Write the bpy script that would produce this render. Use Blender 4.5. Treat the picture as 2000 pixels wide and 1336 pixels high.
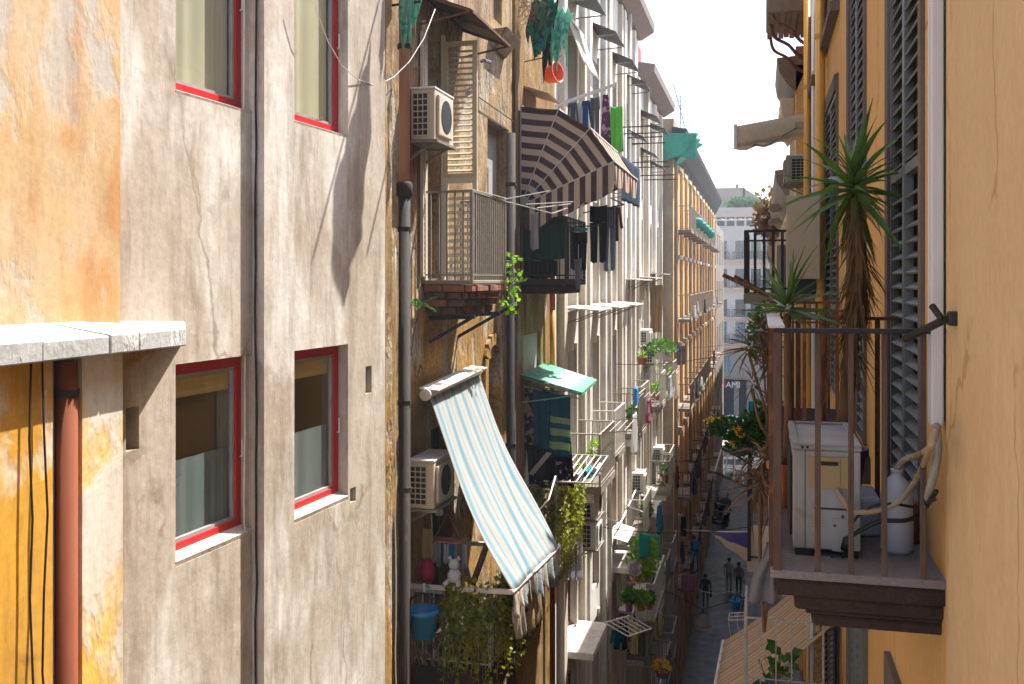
import bpy, math, random
from mathutils import Vector, Matrix
random.seed(7)
R = math.radians
S = bpy.context.scene
COL = S.collection
for _o in list(bpy.data.objects): bpy.data.objects.remove(_o)

# ------------------------------------------------------------------ camera
YAW = R(14.07)
CA, SA = math.cos(YAW), math.sin(YAW)
FPX, HOR = 1944.0, 547.0            # focal length and horizon of a 2000 px wide frame
cd = bpy.data.cameras.new('camera'); cam = bpy.data.objects.new('camera', cd); COL.objects.link(cam)
cd.lens = 35.0; cd.sensor_width = 36.0; cd.shift_y = -(668 - HOR) / 2000.0
cd.clip_start = .05; cd.clip_end = 2000
cam.location = (0, 0, 0); cam.rotation_euler = (R(90), 0, YAW)
S.camera = cam
# ------------------------------------------------------------------ sky and sun
SUN = Vector((.385, .50, .98)).normalized()
elev = math.asin(SUN.z); azim = math.atan2(SUN.x, SUN.y)
w = bpy.data.worlds.new('World'); S.world = w; w.use_nodes = True
wn = w.node_tree; bg = wn.nodes['Background']
sky = wn.nodes.new('ShaderNodeTexSky'); sky.sky_type = 'NISHITA'; sky.sun_disc = False
sky.sun_elevation = elev; sky.sun_rotation = azim; sky.air_density = 1.0; sky.dust_density = 2.4; sky.ozone_density = 1.0
wn.links.new(sky.outputs[0], bg.inputs[0]); bg.inputs[1].default_value = .15
sl = bpy.data.lights.new('sun', 'SUN'); so = bpy.data.objects.new('sun', sl); COL.objects.link(so)
sl.energy = 5.0; sl.angle = R(.5); sl.color = (1.0, .955, .88)
so.rotation_euler = SUN.to_track_quat('Z', 'Y').to_euler(); so.location = SUN * 60
S.view_settings.view_transform = 'Standard'; S.view_settings.look = 'None'
S.view_settings.exposure = 1.26; S.view_settings.gamma = 1.0; S.view_settings.use_curve_mapping = False
S.cycles.max_bounces = 7; S.cycles.diffuse_bounces = 3; S.cycles.transparent_max_bounces = 12
S.cycles.use_denoising = True; S.cycles.adaptive_threshold = .025

# ------------------------------------------------------------------ measuring helpers
def ray(px):
    x = (px - 1000) / FPX
    return (-SA + x * CA, CA + x * SA)
def onX(px, py, X):
    d = ray(px); s = X / d[0]
    return Vector((X, s * d[1], s * (HOR - py) / FPX))
def onY(px, py, Y):
    d = ray(px); s = Y / d[1]
    return Vector((s * d[0], Y, s * (HOR - py) / FPX))
def atS(px, py, s):
    d = ray(px)
    return Vector((s * d[0], s * d[1], s * (HOR - py) / FPX))
def V(*a): return Vector(a)
ZV = V(0, 0, 1)

# ------------------------------------------------------------------ mesh helpers
WL = {}
class MB:
    def __init__(s): s.v = []; s.f = []; s.uv = []
    def add(s, vs, fs, uvs=None):
        o = len(s.v); s.v += [tuple(p) for p in vs]
        for i, f in enumerate(fs):
            s.f.append(tuple(o + k for k in f))
            s.uv.append(uvs[i] if uvs else None)
        return s
    def hexa(s, p):   # 8 corners: bottom 4 ccw, top 4
        return s.add(p, [(3,2,1,0),(4,5,6,7),(0,1,5,4),(1,2,6,5),(2,3,7,6),(3,0,4,7)])
    def box(s, a, b):
        x0,x1 = sorted((a[0],b[0])); y0,y1 = sorted((a[1],b[1])); z0,z1 = sorted((a[2],b[2]))
        return s.hexa([(x0,y0,z0),(x1,y0,z0),(x1,y1,z0),(x0,y1,z0),(x0,y0,z1),(x1,y0,z1),(x1,y1,z1),(x0,y1,z1)])
    def obox(s, o, a, b, c):
        o, a, b, c = Vector(o), Vector(a), Vector(b), Vector(c)
        if a.cross(b).dot(c) < 0: a, b = b, a
        return s.hexa([o, o+a, o+a+b, o+b, o+c, o+a+c, o+a+b+c, o+b+c])
    def bar(s, p, q, w, h=None, up=ZV):
        p, q = Vector(p), Vector(q); d = (q - p).normalized(); h = h or w
        if abs(d.dot(up)) > .98: up = V(0, 1, 0)
        sd = d.cross(up).normalized(); u2 = sd.cross(d).normalized()
        return s.obox(p - sd*w/2 - u2*h/2, sd*w, u2*h, q - p)
    def tube(s, pts, r, n=6, cap=True):
        pts = [Vector(p) for p in pts]; rs = r if isinstance(r, (list, tuple)) else [r]*len(pts)
        o = len(s.v); ref = None
        for i, p in enumerate(pts):
            d = (pts[min(i+1, len(pts)-1)] - pts[max(i-1, 0)])
            d = d.normalized() if d.length > 1e-9 else V(0,0,1)
            if ref is None: ref = d.orthogonal().normalized()
            ref = (ref - d * ref.dot(d)); ref = ref.normalized() if ref.length > 1e-6 else d.orthogonal().normalized()
            b = d.cross(ref)
            for k in range(n):
                a = 2*math.pi*k/n
                s.v.append(tuple(p + (ref*math.cos(a) + b*math.sin(a)) * rs[i]))
        for i in range(len(pts)-1):
            for k in range(n):
                s.f.append((o+i*n+k, o+i*n+(k+1)%n, o+(i+1)*n+(k+1)%n, o+(i+1)*n+k)); s.uv.append(None)
        if cap:
            s.f.append(tuple(o+k for k in reversed(range(n)))); s.uv.append(None)
            e = o+(len(pts)-1)*n; s.f.append(tuple(e+k for k in range(n))); s.uv.append(None)
        return s
    def grid(s, fn, nu, nv):   # fn(u,v) -> point
        o = len(s.v)
        for i in range(nu+1):
            for j in range(nv+1): s.v.append(tuple(fn(i/nu, j/nv)))
        for i in range(nu):
            for j in range(nv):
                a = o+i*(nv+1)+j
                s.f.append((a, a+nv+1, a+nv+2, a+1))
                s.uv.append(((i/nu,j/nv),((i+1)/nu,j/nv),((i+1)/nu,(j+1)/nv),(i/nu,(j+1)/nv)))
        return s
    def lathe(s, c, prof, n=14, ax=None):
        c = Vector(c); o = len(s.v)
        for r, z in prof:
            for k in range(n):
                a = 2*math.pi*k/n; p = V(r*math.cos(a), r*math.sin(a), z)
                if ax is not None: p = ax @ p
                s.v.append(tuple(c + p))
        for i in range(len(prof)-1):
            for k in range(n):
                s.f.append((o+i*n+k, o+i*n+(k+1)%n, o+(i+1)*n+(k+1)%n, o+(i+1)*n+k)); s.uv.append(None)
        s.f.append(tuple(o+k for k in reversed(range(n)))); s.uv.append(None)
        e = o+(len(prof)-1)*n; s.f.append(tuple(e+k for k in range(n))); s.uv.append(None)
        return s
    def prism(s, poly, ext):
        poly = [Vector(p) for p in poly]; ext = Vector(ext); n = len(poly); o = len(s.v)
        nm = V(0,0,0)
        for i in range(n): nm += poly[i].cross(poly[(i+1) % n])
        if nm.dot(ext) < 0: poly.reverse()
        s.v += [tuple(p) for p in poly] + [tuple(p+ext) for p in poly]
        s.f.append(tuple(o+k for k in reversed(range(n)))); s.uv.append(None)
        s.f.append(tuple(o+n+k for k in range(n))); s.uv.append(None)
        for k in range(n):
            s.f.append((o+k, o+(k+1)%n, o+n+(k+1)%n, o+n+k)); s.uv.append(None)
        return s
    def build(s, name, mat, parent=None, smooth=False, solid=0, bevel=0, sub=0, **props):
        xs = list(zip(*s.v)); c = V(*[(min(t)+max(t))/2 for t in xs])
        me = bpy.data.meshes.new(name)
        me.from_pydata([tuple(Vector(p)-c) for p in s.v], [], s.f); me.update()
        if any(s.uv):
            ul = me.uv_layers.new(name='UVMap')
            for p in me.polygons:
                u = s.uv[p.index]
                if u:
                    for li, t in zip(p.loop_indices, u): ul.data[li].uv = t
        if smooth:
            for p in me.polygons: p.use_smooth = True
        me.materials.append(M[mat] if isinstance(mat, str) else mat)
        o = bpy.data.objects.new(name, me); COL.objects.link(o)
        place(o, c, parent)
        if solid: md = o.modifiers.new('s', 'SOLIDIFY'); md.thickness = solid; md.offset = 0
        if bevel: md = o.modifiers.new('b', 'BEVEL'); md.width = bevel; md.segments = 2; md.limit_method = 'ANGLE'
        if sub: md = o.modifiers.new('d', 'SUBSURF'); md.levels = sub; md.render_levels = sub
        for k, x in props.items(): o[k] = x
        return o
def place(o, wloc, parent=None):
    WL[o.name] = Vector(wloc)
    if parent is not None:
        o.parent = parent; o.location = Vector(wloc) - WL[parent.name]
    else: o.location = wloc
def tag(o, label, cat, group=None):
    o['label'] = label; o['category'] = cat
    if group: o['group'] = group
    return o
def thing(name, label, cat, loc, group=None):
    o = bpy.data.objects.new(name, None); o.empty_display_size = .1; COL.objects.link(o); place(o, loc)
    return tag(o, label, cat, group)
def rep(o, offs, parent=None):    # copies that share the mesh
    par = parent or o.parent; out = []
    for d in offs:
        c = o.copy(); COL.objects.link(c); c.parent = None
        place(c, WL[o.name] + Vector(d), par); out.append(c)
    return out
def copy_tree(o, d, parent=None):
    c = o.copy(); COL.objects.link(c); c.parent = None
    place(c, WL[o.name] + Vector(d), parent)
    for ch in list(o.children): copy_tree(ch, d, c)
    return c

# ------------------------------------------------------------------ materials
M = {}
class NT:
    def __init__(s, name):
        s.m = bpy.data.materials.new(name); s.m.use_nodes = True; s.t = s.m.node_tree
        s.p = s.t.nodes['Principled BSDF']; M[name] = s.m
    def n(s, ty, **kw):
        nd = s.t.nodes.new(ty)
        for k, x in kw.items():
            if k[0] == '_': nd.inputs[int(k[1:])].default_value = x
            else: setattr(nd, k, x)
        return nd
    def l(s, a, b): s.t.links.new(a, b)
    def noise(s, vec, scale, det=5, rough=.6, dist=0):
        q = s.n('ShaderNodeTexNoise'); q.inputs['Scale'].default_value = scale; q.inputs['Detail'].default_value = det
        q.inputs['Roughness'].default_value = rough; q.inputs['Distortion'].default_value = dist
        s.l(vec, q.inputs['Vector']); return q.outputs['Fac']
    def vmul(s, vec, k):
        q = s.n('ShaderNodeVectorMath', operation='MULTIPLY'); q.inputs[1].default_value = k; s.l(vec, q.inputs[0]); return q.outputs[0]
    def ramp(s, f, a, b, lo=0., hi=1.):
        q = s.n('ShaderNodeMapRange', clamp=True); q.inputs[1].default_value = a; q.inputs[2].default_value = b
        q.inputs[3].default_value = lo; q.inputs[4].default_value = hi; s.l(f, q.inputs[0]); return q.outputs[0]
    def math(s, op, a, b=None):
        q = s.n('ShaderNodeMath', operation=op)
        for i, x in enumerate((a, b)):
            if x is None: continue
            if isinstance(x, (int, float)): q.inputs[i].default_value = x
            else: s.l(x, q.inputs[i])
        return q.outputs[0]
    def mix(s, f, a, b, mode='MIX'):
        q = s.n('ShaderNodeMixRGB', blend_type=mode)
        for i, x in enumerate((f, a, b)):
            if isinstance(x, (int, float)): q.inputs[i].default_value = x
            elif isinstance(x, tuple): q.inputs[i].default_value = (x[0], x[1], x[2], 1)
            else: s.l(x, q.inputs[i])
        return q.outputs[0]
    def bump(s, h, st, dist=.02):
        q = s.n('ShaderNodeBump'); q.inputs['Strength'].default_value = st; q.inputs['Distance'].default_value = dist
        s.l(h, q.inputs['Height']); s.l(q.outputs[0], s.p.inputs['Normal'])
    def end(s, col, rough=.85, metal=0, spec=.3):
        if isinstance(col, tuple): s.p.inputs['Base Color'].default_value = (*col, 1)
        else: s.l(col, s.p.inputs['Base Color'])
        if isinstance(rough, (int, float)): s.p.inputs['Roughness'].default_value = rough
        else: s.l(rough, s.p.inputs['Roughness'])
        s.p.inputs['Metallic'].default_value = metal
        s.p.inputs['Specular IOR Level'].default_value = spec
        return s.m
    def pos(s): return s.n('ShaderNodeNewGeometry').outputs['Position']
def plaster(name, c1, c2, stain=(.09, .06, .04), streak=.45, peel=None, pt=.6, c3=None, ct=.55, sc=1., bump=.5, crack=0, fine=.25, vert=.2, spots=0, low=None, vb=.3, cs=.55):
    t = NT(name); P = t.pos()
    P = t.vmul(P, (sc, sc, sc))
    Pv = t.vmul(P, (1, 1, vert))
    a = t.noise(P, .8, 4, .6, .2)
    col = t.mix(t.ramp(a, .35, .66), c1, c2)
    if c3: col = t.mix(t.ramp(t.noise(t.vmul(P, (1, 1, .45)), 1.5, 4, .62, .3), ct, ct + .14), col, c3)
    if low:      # another coat of paint below a ragged line
        sz = t.n('ShaderNodeSeparateXYZ'); t.l(P, sz.inputs[0])
        lm = t.ramp(t.math('ADD', sz.outputs[2], t.math('MULTIPLY', t.noise(Pv, 2.5, 4, .6), 1.6)), low[0], low[0] + .8, 1, 0)
        col = t.mix(t.math('MULTIPLY', lm, .85), col, t.mix(t.ramp(a, .4, .62), low[1], tuple(x*.62 for x in low[1])))
    h = None
    if peel:
        pn = t.noise(t.vmul(P, (1, 1, .55)), 1.7, 5, .6, .25); pm = t.ramp(pn, pt, pt + .09)
        col = t.mix(pm, col, peel); h = pm
    st = t.ramp(t.noise(Pv, 3.2, 5, .66), .5, .82, 0, streak)
    col = t.mix(st, col, stain)
    st2 = t.ramp(t.noise(Pv, 15., 4, .6, .2), .5, .85, 0, streak * .6)
    col = t.mix(st2, col, stain)
    f = t.noise(P, 22, 3, .7)
    col = t.mix(1.0, col, t.mix(t.ramp(f, .25, .75), (1-fine,)*3, (1+fine*.35,)*3), 'MULTIPLY')
    if spots:
        sp = t.ramp(t.noise(P, 9, 3, .7), .70, .76, 0, spots); col = t.mix(sp, col, stain)
    if crack:
        dv = t.n('ShaderNodeVectorMath', operation='ADD'); nz = t.n('ShaderNodeTexNoise'); nz.inputs['Scale'].default_value = 2.4; nz.inputs['Detail'].default_value = 5
        t.l(P, nz.inputs['Vector']); t.l(t.vmul(P, (1, 1, .45)), dv.inputs[0]); t.l(t.vmul(nz.outputs['Color'], (.4, .4, .4)), dv.inputs[1])
        vo = t.n('ShaderNodeTexVoronoi', feature='DISTANCE_TO_EDGE'); vo.inputs['Scale'].default_value = cs; t.l(dv.outputs[0], vo.inputs['Vector'])
        cr = t.ramp(vo.outputs['Distance'], .002*cs/.55, .010*cs/.55, crack, 0)
        cr = t.math('MULTIPLY', cr, t.ramp(t.noise(P, 1.1*cs/.55, 3), .46, .56))
        col = t.mix(cr, col, stain)
    hb = t.math('ADD', t.math('MULTIPLY', f, .12), t.math('ADD', t.math('MULTIPLY', t.noise(Pv, 6., 3, .6), vb), t.math('MULTIPLY', t.noise(P, 2.2, 4, .55), 1.3)))
    if h is not None: hb = t.math('SUBTRACT', hb, t.math('MULTIPLY', h, .7))
    t.bump(hb, bump, .03)
    return t.end(col, .92, 0, .2)
def simple(name, c, rough=.6, metal=0, var=.25, c2=None, sc=6., bump=.15, spec=.35, dirt=0, dirtc=(.08, .06, .045), t2=.55, vert=1.):
    t = NT(name); P = t.vmul(t.pos(), (1, 1, vert))
    f = t.noise(P, sc, 5, .65)
    col = t.mix(t.ramp(f, .25, .75), tuple(x * (1 - var) for x in c), tuple(min(1, x * (1 + var * .5)) for x in c))
    if c2: col = t.mix(t.ramp(t.noise(P, sc * 1.7, 7, .7, .3), t2, t2 + .12), col, c2)
    if dirt: col = t.mix(t.ramp(t.noise(t.vmul(P, (1, 1, .3)), sc * .8, 6, .7), .45, .8, 0, dirt), col, dirtc)
    if bump: t.bump(t.noise(P, sc * 4, 4, .6), bump, .01)
    return t.end(col, rough, metal, spec)
def cloth(name, c, c2=None, trans=.35, var=.2, sc=9., t2=.55, sharp=.06):
    t = NT(name); P = t.pos()
    col = t.mix(t.ramp(t.noise(P, sc * .3, 4), .3, .7), tuple(x * (1 - var) for x in c), c)
    if c2: col = t.mix(t.ramp(t.noise(P, sc, 4, .5, .5), t2, t2 + sharp), col, c2)
    t.bump(t.noise(P, 40, 3), .15, .005)
    t.end(col, .9, 0, .1)
    out = t.t.nodes['Material Output']; tr = t.n('ShaderNodeBsdfTranslucent'); t.l(col, tr.inputs[0])
    mx = t.n('ShaderNodeMixShader'); mx.inputs[0].default_value = trans
    t.l(t.p.outputs[0], mx.inputs[1]); t.l(tr.outputs[0], mx.inputs[2]); t.l(mx.outputs[0], out.inputs[0])
    return t.m
def striped(name, bands, axis='v', rep_n=1., trans=.3, dirt=.25, dirtc=(.3, .24, .17)):
    """bands: list of (end position 0..1, colour) repeated rep_n times along a UV axis"""
    t = NT(name); uv = t.n('ShaderNodeTexCoord').outputs['UV']
    sp = t.n('ShaderNodeSeparateXYZ'); t.l(uv, sp.inputs[0])
    x = sp.outputs[0 if axis == 'u' else 1]
    x = t.math('FRACT', t.math('MULTIPLY', x, rep_n))
    r = t.n('ShaderNodeValToRGB'); r.color_ramp.interpolation = 'CONSTANT'
    e = r.color_ramp.elements; prev = 0
    for i, (b, c) in enumerate(bands):
        el = e[i] if i < 2 else e.new(prev)
        el.position = prev; el.color = (*c, 1); prev = b
    t.l(x, r.inputs[0]); P = t.pos()
    col = t.mix(t.ramp(t.noise(P, 2.2, 6, .7), .4, .8, 0, dirt), r.outputs[0], dirtc)
    t.bump(t.noise(P, 5, 4), .25, .02)
    t.end(col, .9, 0, .1)
    out = t.t.nodes['Material Output']; tr = t.n('ShaderNodeBsdfTranslucent'); t.l(col, tr.inputs[0])
    mx = t.n('ShaderNodeMixShader'); mx.inputs[0].default_value = trans
    t.l(t.p.outputs[0], mx.inputs[1]); t.l(tr.outputs[0], mx.inputs[2]); t.l(mx.outputs[0], out.inputs[0])
    return t.m
def leafy(name, c, c2, trans=.4, rough=.45):
    t = NT(name); oi = t.n('ShaderNodeObjectInfo'); P = t.pos()
    col = t.mix(t.ramp(t.noise(P, 8, 3), .35, .65), c, c2)
    col = t.mix(t.math('MULTIPLY', oi.outputs['Random'], .5), col, c2)
    t.end(col, rough, 0, .4)
    out = t.t.nodes['Material Output']; tr = t.n('ShaderNodeBsdfTranslucent'); t.l(t.mix(1., col, (1.5, 1.7, .7), 'MULTIPLY'), tr.inputs[0])
    mx = t.n('ShaderNodeMixShader'); mx.inputs[0].default_value = trans
    t.l(t.p.outputs[0], mx.inputs[1]); t.l(tr.outputs[0], mx.inputs[2]); t.l(mx.outputs[0], out.inputs[0])
    return t.m
def glass(name, tint=(.75, .8, .8), dark=.25):
    t = NT(name); out = t.t.nodes['Material Output']
    g = t.n('ShaderNodeBsdfGlossy'); g.inputs['Roughness'].default_value = .02; g.inputs[0].default_value = (1, 1, 1, 1)
    tr = t.n('ShaderNodeBsdfTransparent'); tr.inputs[0].default_value = (*tint, 1)
    lw = t.n('ShaderNodeLayerWeight'); lw.inputs['Blend'].default_value = .5; fz = t.math('ADD', t.math('MULTIPLY', t.math('POWER', lw.outputs['Facing'], 4.), .9), .06)
    wv = t.noise(t.pos(), 1.3, 2); t_b = t.n('ShaderNodeBump'); t_b.inputs['Strength'].default_value = .05; t_b.inputs['Distance'].default_value = .02
    t.l(wv, t_b.inputs['Height']); t.l(t_b.outputs[0], g.inputs['Normal'])
    mx = t.n('ShaderNodeMixShader'); t.l(fz, mx.inputs[0])
    t.l(tr.outputs[0], mx.inputs[1]); t.l(g.outputs[0], mx.inputs[2]); t.l(mx.outputs[0], out.inputs[0])
    return t.m

plaster('plaster_grey', (.52, .45, .37), (.43, .36, .285), stain=(.17, .115, .07), streak=.8, c3=(.66, .615, .555), ct=.50, crack=.5, bump=.4, fine=.16, spots=.3, vert=.16)
plaster('plaster_orange', (.66, .42, .19), (.62, .49, .34), stain=(.30, .16, .08), streak=.55, peel=(.58, .52, .44), pt=.52, c3=(.64, .33, .13), ct=.50, sc=1.4, bump=.16, fine=.16)
plaster('plaster_yellow', (.62, .32, .04), (.54, .28, .05), stain=(.14, .07, .025), streak=.7, peel=(.66, .60, .50), pt=.50, bump=.3, crack=.8, fine=.16)
plaster('plaster_pillar', (.68, .62, .53), (.60, .52, .40), stain=(.22, .14, .07), streak=.45, peel=(.72, .43, .09), pt=.47, bump=.3, crack=.9, fine=.16)
plaster('plaster_ochre', (.46, .335, .19), (.27, .155, .065), stain=(.04, .025, .013), streak=1.0, peel=(.46, .385, .29), pt=.5, c3=(.17, .10, .05), ct=.55, bump=.8, fine=.5, vert=.14, spots=.8, crack=.9, low=(.1, (.50, .29, .075)))
plaster('plaster_ochre2', (.36, .23, .08), (.24, .14, .05), stain=(.03, .02, .012), streak=.85, peel=(.42, .36, .28), pt=.58, c3=(.13, .08, .035), ct=.55, bump=.7, fine=.35, vert=.12, spots=.6)
plaster('plaster_white', (.74, .71, .66), (.64, .60, .54), stain=(.22, .18, .135), streak=.6, c3=(.80, .79, .77), ct=.5, bump=.25, fine=.15, vert=.1, sc=1.3, spots=.3)
plaster('plaster_cream', (.66, .60, .51), (.56, .50, .41), stain=(.22, .17, .11), streak=.4, bump=.25, fine=.15, vert=.1)
plaster('plaster_tan', (.74, .50, .25), (.68, .44, .20), stain=(.16, .10, .055), streak=.5, peel=(.48, .40, .30), pt=.6, bump=.3, fine=.2, vert=.1, sc=.8)
plaster('plaster_tan_end', (.46, .36, .25), (.38, .29, .2), stain=(.12, .09, .06), streak=.5, peel=(.42, .36, .28), pt=.57, bump=.5, fine=.3)  # greyer copy of the tan plaster, shade of the end wall put in
plaster('plaster_right', (.68, .42, .17), (.62, .37, .14), stain=(.30, .16, .06), streak=.22, bump=.3, fine=.12, vert=.14, crack=.9, spots=.3, c3=(.70, .47, .22), ct=.56, vb=.05)
plaster('plaster_right_near', (.63, .46, .26), (.57, .40, .215), stain=(.36, .21, .10), streak=.2, bump=.3, fine=.10, vert=.3, crack=.65, spots=.3, c3=(.66, .49, .29), ct=.54, vb=.0, cs=1.0)
plaster('plaster_far', (.56, .51, .47), (.52, .48, .44), stain=(.4, .32, .26), streak=.2, bump=.1)
plaster('plaster_pink', (.58, .45, .36), (.54, .41, .33), stain=(.4, .3, .22), streak=.2, bump=.1)
plaster('stone_far', (.33, .29, .25), (.28, .24, .2), stain=(.15, .12, .1), streak=.3, bump=.2)
plaster('stone_white', (.48, .48, .47), (.38, .375, .365), stain=(.2, .19, .17), streak=.3, peel=(.55, .55, .54), pt=.55, bump=.4, fine=.25, sc=2.2)
plaster('stone_sill', (.62, .55, .47), (.55, .47, .39), stain=(.2, .14, .09), streak=.25, bump=.4, sc=2, vert=1)
plaster('stone_grey', (.17, .135, .125), (.145, .115, .11), stain=(.06, .045, .04), streak=.3, bump=.25, fine=.2, sc=1.5)
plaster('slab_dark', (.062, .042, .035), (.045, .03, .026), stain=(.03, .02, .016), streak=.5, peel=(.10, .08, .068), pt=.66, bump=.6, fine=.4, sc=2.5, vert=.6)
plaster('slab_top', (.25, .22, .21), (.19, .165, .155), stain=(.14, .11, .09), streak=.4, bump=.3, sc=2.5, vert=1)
plaster('slab_mid', (.30, .26, .22), (.24, .2, .16), stain=(.1, .08, .06), streak=.4, bump=.4, sc=2)
simple('red_frame', (.46, .012, .016), .45, 0, .2, c2=(.24, .02, .02), sc=5, bump=.08, spec=.4, t2=.62, dirt=.25, dirtc=(.30, .12, .1))
simple('gasket', (.32, .33, .32), .5)
simple('white_plastic', (.72, .70, .66), .45, 0, .1, sc=3, bump=.05, dirt=.3, dirtc=(.35, .29, .22))
simple('cream_plastic', (.58, .50, .38), .5, 0, .12, sc=3, bump=.05, dirt=.3, dirtc=(.3, .22, .14))
simple('ac_white', (.36, .36, .35), .5, 0, .14, sc=4, bump=.06, dirt=.75, dirtc=(.17, .145, .12), c2=(.26, .245, .22), t2=.58)
simple('ac_panel', (.38, .28, .13), .5, 0, .12, sc=4, bump=.05, dirt=.3, dirtc=(.3, .2, .1))
simple('black_grille', (.018, .018, .02), .6, 0, .3)
simple('terracotta', (.46, .25, .19), .7, 0, .2, sc=4, bump=.2, dirt=.35, dirtc=(.18, .09, .06), vert=.3)
simple('rust_pipe', (.21, .055, .02), .85, 0, .2, sc=3, bump=.1, dirt=.3, dirtc=(.16, .05, .02), vert=.3)
simple('pipe_dark', (.038, .03, .026), .8, 0, .4, c2=(.10, .07, .05), sc=5, bump=.4, vert=.3, t2=.6)
simple('iron_grey', (.27, .245, .205), .6, .3, .3, sc=14, bump=.2, c2=(.14, .075, .04), t2=.62)
simple('iron_rust', (.13, .058, .032), .8, .1, .45, c2=(.27, .10, .035), sc=9, bump=.6, t2=.5, vert=.35)
simple('iron_rust_pale', (.125, .082, .062), .8, .1, .4, c2=(.10, .05, .03), sc=11, bump=.6, t2=.52, vert=.3)
simple('iron_black', (.03, .026, .026), .6, .2, .3, c2=(.10, .05, .035), sc=10, bump=.3, t2=.62)
simple('iron_white', (.58, .55, .50), .55, 0, .2, c2=(.2, .11, .06), sc=12, bump=.2, t2=.66)
simple('alu', (.55, .55, .54), .4, .5, .15, sc=8)
simple('iron_pale', (.40, .375, .33), .6, 0, .3, c2=(.18, .11, .07), sc=12, bump=.2, t2=.6)
simple('wire', (.75, .72, .66), .6)
simple('cable_black', (.018, .017, .017), .5, 0, .3)
simple('shutter_beige', (.50, .41, .27), .65, 0, .15, sc=3, bump=.15, dirt=.35, dirtc=(.3, .22, .12), vert=.4)
simple('shutter_cream', (.58, .51, .40), .65, 0, .12, sc=3, bump=.1, dirt=.3, dirtc=(.3, .22, .14))
simple('shutter_teal', (.115, .135, .145), .5, 0, .2, sc=4, bump=.1, spec=.5, dirt=.25, dirtc=(.2, .19, .17))
simple('shutter_green', (.035, .06, .055), .55, 0, .3, sc=4, bump=.1)
simple('shutter_red', (.36, .115, .05), .7, 0, .2, sc=5, bump=.1, dirt=.3)
simple('shutter_brown', (.10, .06, .04), .7, 0, .25)
simple('door_grey', (.42, .41, .40), .7, 0, .12, sc=2, dirt=.3, dirtc=(.25, .2, .15))
simple('wood_old', (.23, .14, .08), .8, 0, .4, sc=5, bump=.4, vert=.3)
simple('wood_red', (.16, .045, .02), .7, 0, .3, sc=5, bump=.2, vert=.3)
simple('brick', (.30, .13, .075), .9, 0, .35, c2=(.12, .08, .06), sc=8, bump=.7, t2=.52)
simple('brick_dark', (.13, .085, .06), .9, 0, .4, c2=(.055, .04, .032), sc=8, bump=.7, t2=.5)
simple('yellow_pipe', (.66, .34, .06), .5, 0, .12, sc=3, bump=.1, dirt=.2, dirtc=(.4, .2, .05))
simple('yellow_pipe2', (.62, .26, .03), .5, 0, .15, sc=3)
simple('red_pipe', (.62, .05, .02), .5, 0, .15)
simple('white_trim', (.60, .59, .60), .5, 0, .1, sc=3, bump=.05, dirt=.25, dirtc=(.4, .36, .34), vert=.2)
simple('dark_depth', (.02, .017, .014), .95, 0, .2)  # near-black colour stands in for unlit depth behind openings and gaps
simple('pole_white', (.66, .62, .55), .5, 0, .15, sc=5, dirt=.3, dirtc=(.3, .24, .16))
simple('red_roof', (.50, .035, .05), .6)
simple('gutter', (.20, .165, .15), .7, 0, .2, sc=3, bump=.2)
simple('cornice_dark', (.055, .06, .066), .8, 0, .3, sc=2)
simple('canopy_dark', (.055, .048, .044), .6, 0, .3, sc=6)
simple('canopy_white', (.66, .62, .56), .6, 0, .15, sc=5, dirt=.35, dirtc=(.3, .24, .17))
simple('canopy_green', (.18, .50, .34), .5, 0, .2, c2=(.34, .58, .44), sc=3, bump=.1, dirt=.2, t2=.5)
simple('jug', (.42, .42, .455), .4, 0, .08, sc=3, bump=.03)
simple('hose', (.34, .26, .165), .6, 0, .2, sc=12)
simple('blue_plastic', (.012, .19, .42), .4, 0, .12, bump=.03, spec=.5)
simple('blue_bright', (.02, .22, .55), .45, 0, .1, bump=.02)
simple('crimson', (.42, .008, .045), .6, 0, .2)
simple('pink_plastic', (.50, .20, .19), .5, 0, .15)
simple('orange_plastic', (.72, .10, .012), .45, 0, .15, bump=.05)
simple('clay_pot', (.34, .12, .06), .8, 0, .2)
simple('purple_pot', (.16, .04, .10), .6, 0, .2)
simple('dark_soil', (.04, .028, .02), .95)
simple('trunk', (.20, .11, .055), .95, 0, .4, sc=14, bump=.5, vert=.3)
simple('skin', (.42, .25, .17), .6, 0, .1, bump=0)
simple('hair', (.02, .015, .012), .7, 0, .2)
simple('roof_tile', (.33, .21, .13), .85, 0, .3, sc=4)
simple('paper_white', (.78, .75, .68), .7, 0, .06, sc=2, bump=.03)
simple('sign_dark', (.02, .02, .025), .5)
simple('sign_red', (.55, .02, .02), .5)
simple('lamp_cream', (.62, .54, .42), .4, 0, .1)
simple('box_beige', (.50, .42, .30), .7, 0, .1, sc=1.5, bump=.05, dirt=.25, dirtc=(.34, .26, .16))
simple('concrete', (.36, .34, .32), .85, 0, .2, sc=4, bump=.4, c2=(.22, .2, .18), t2=.6)
simple('curtain', (.50, .465, .32), .9, 0, .1, sc=2)
simple('reflect_yellow', (.55, .40, .14), .9, 0, .15, sc=2)  # yellow reflection of the house opposite, painted behind the lower panes
simple('reflect_blue', (.15, .185, .175), .9, 0, .15, sc=2)  # blue-grey reflection of shutters, painted behind the lower panes
simple('net_green', (.03, .30, .23), .7, 0, .25, sc=5, bump=.4)
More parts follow.
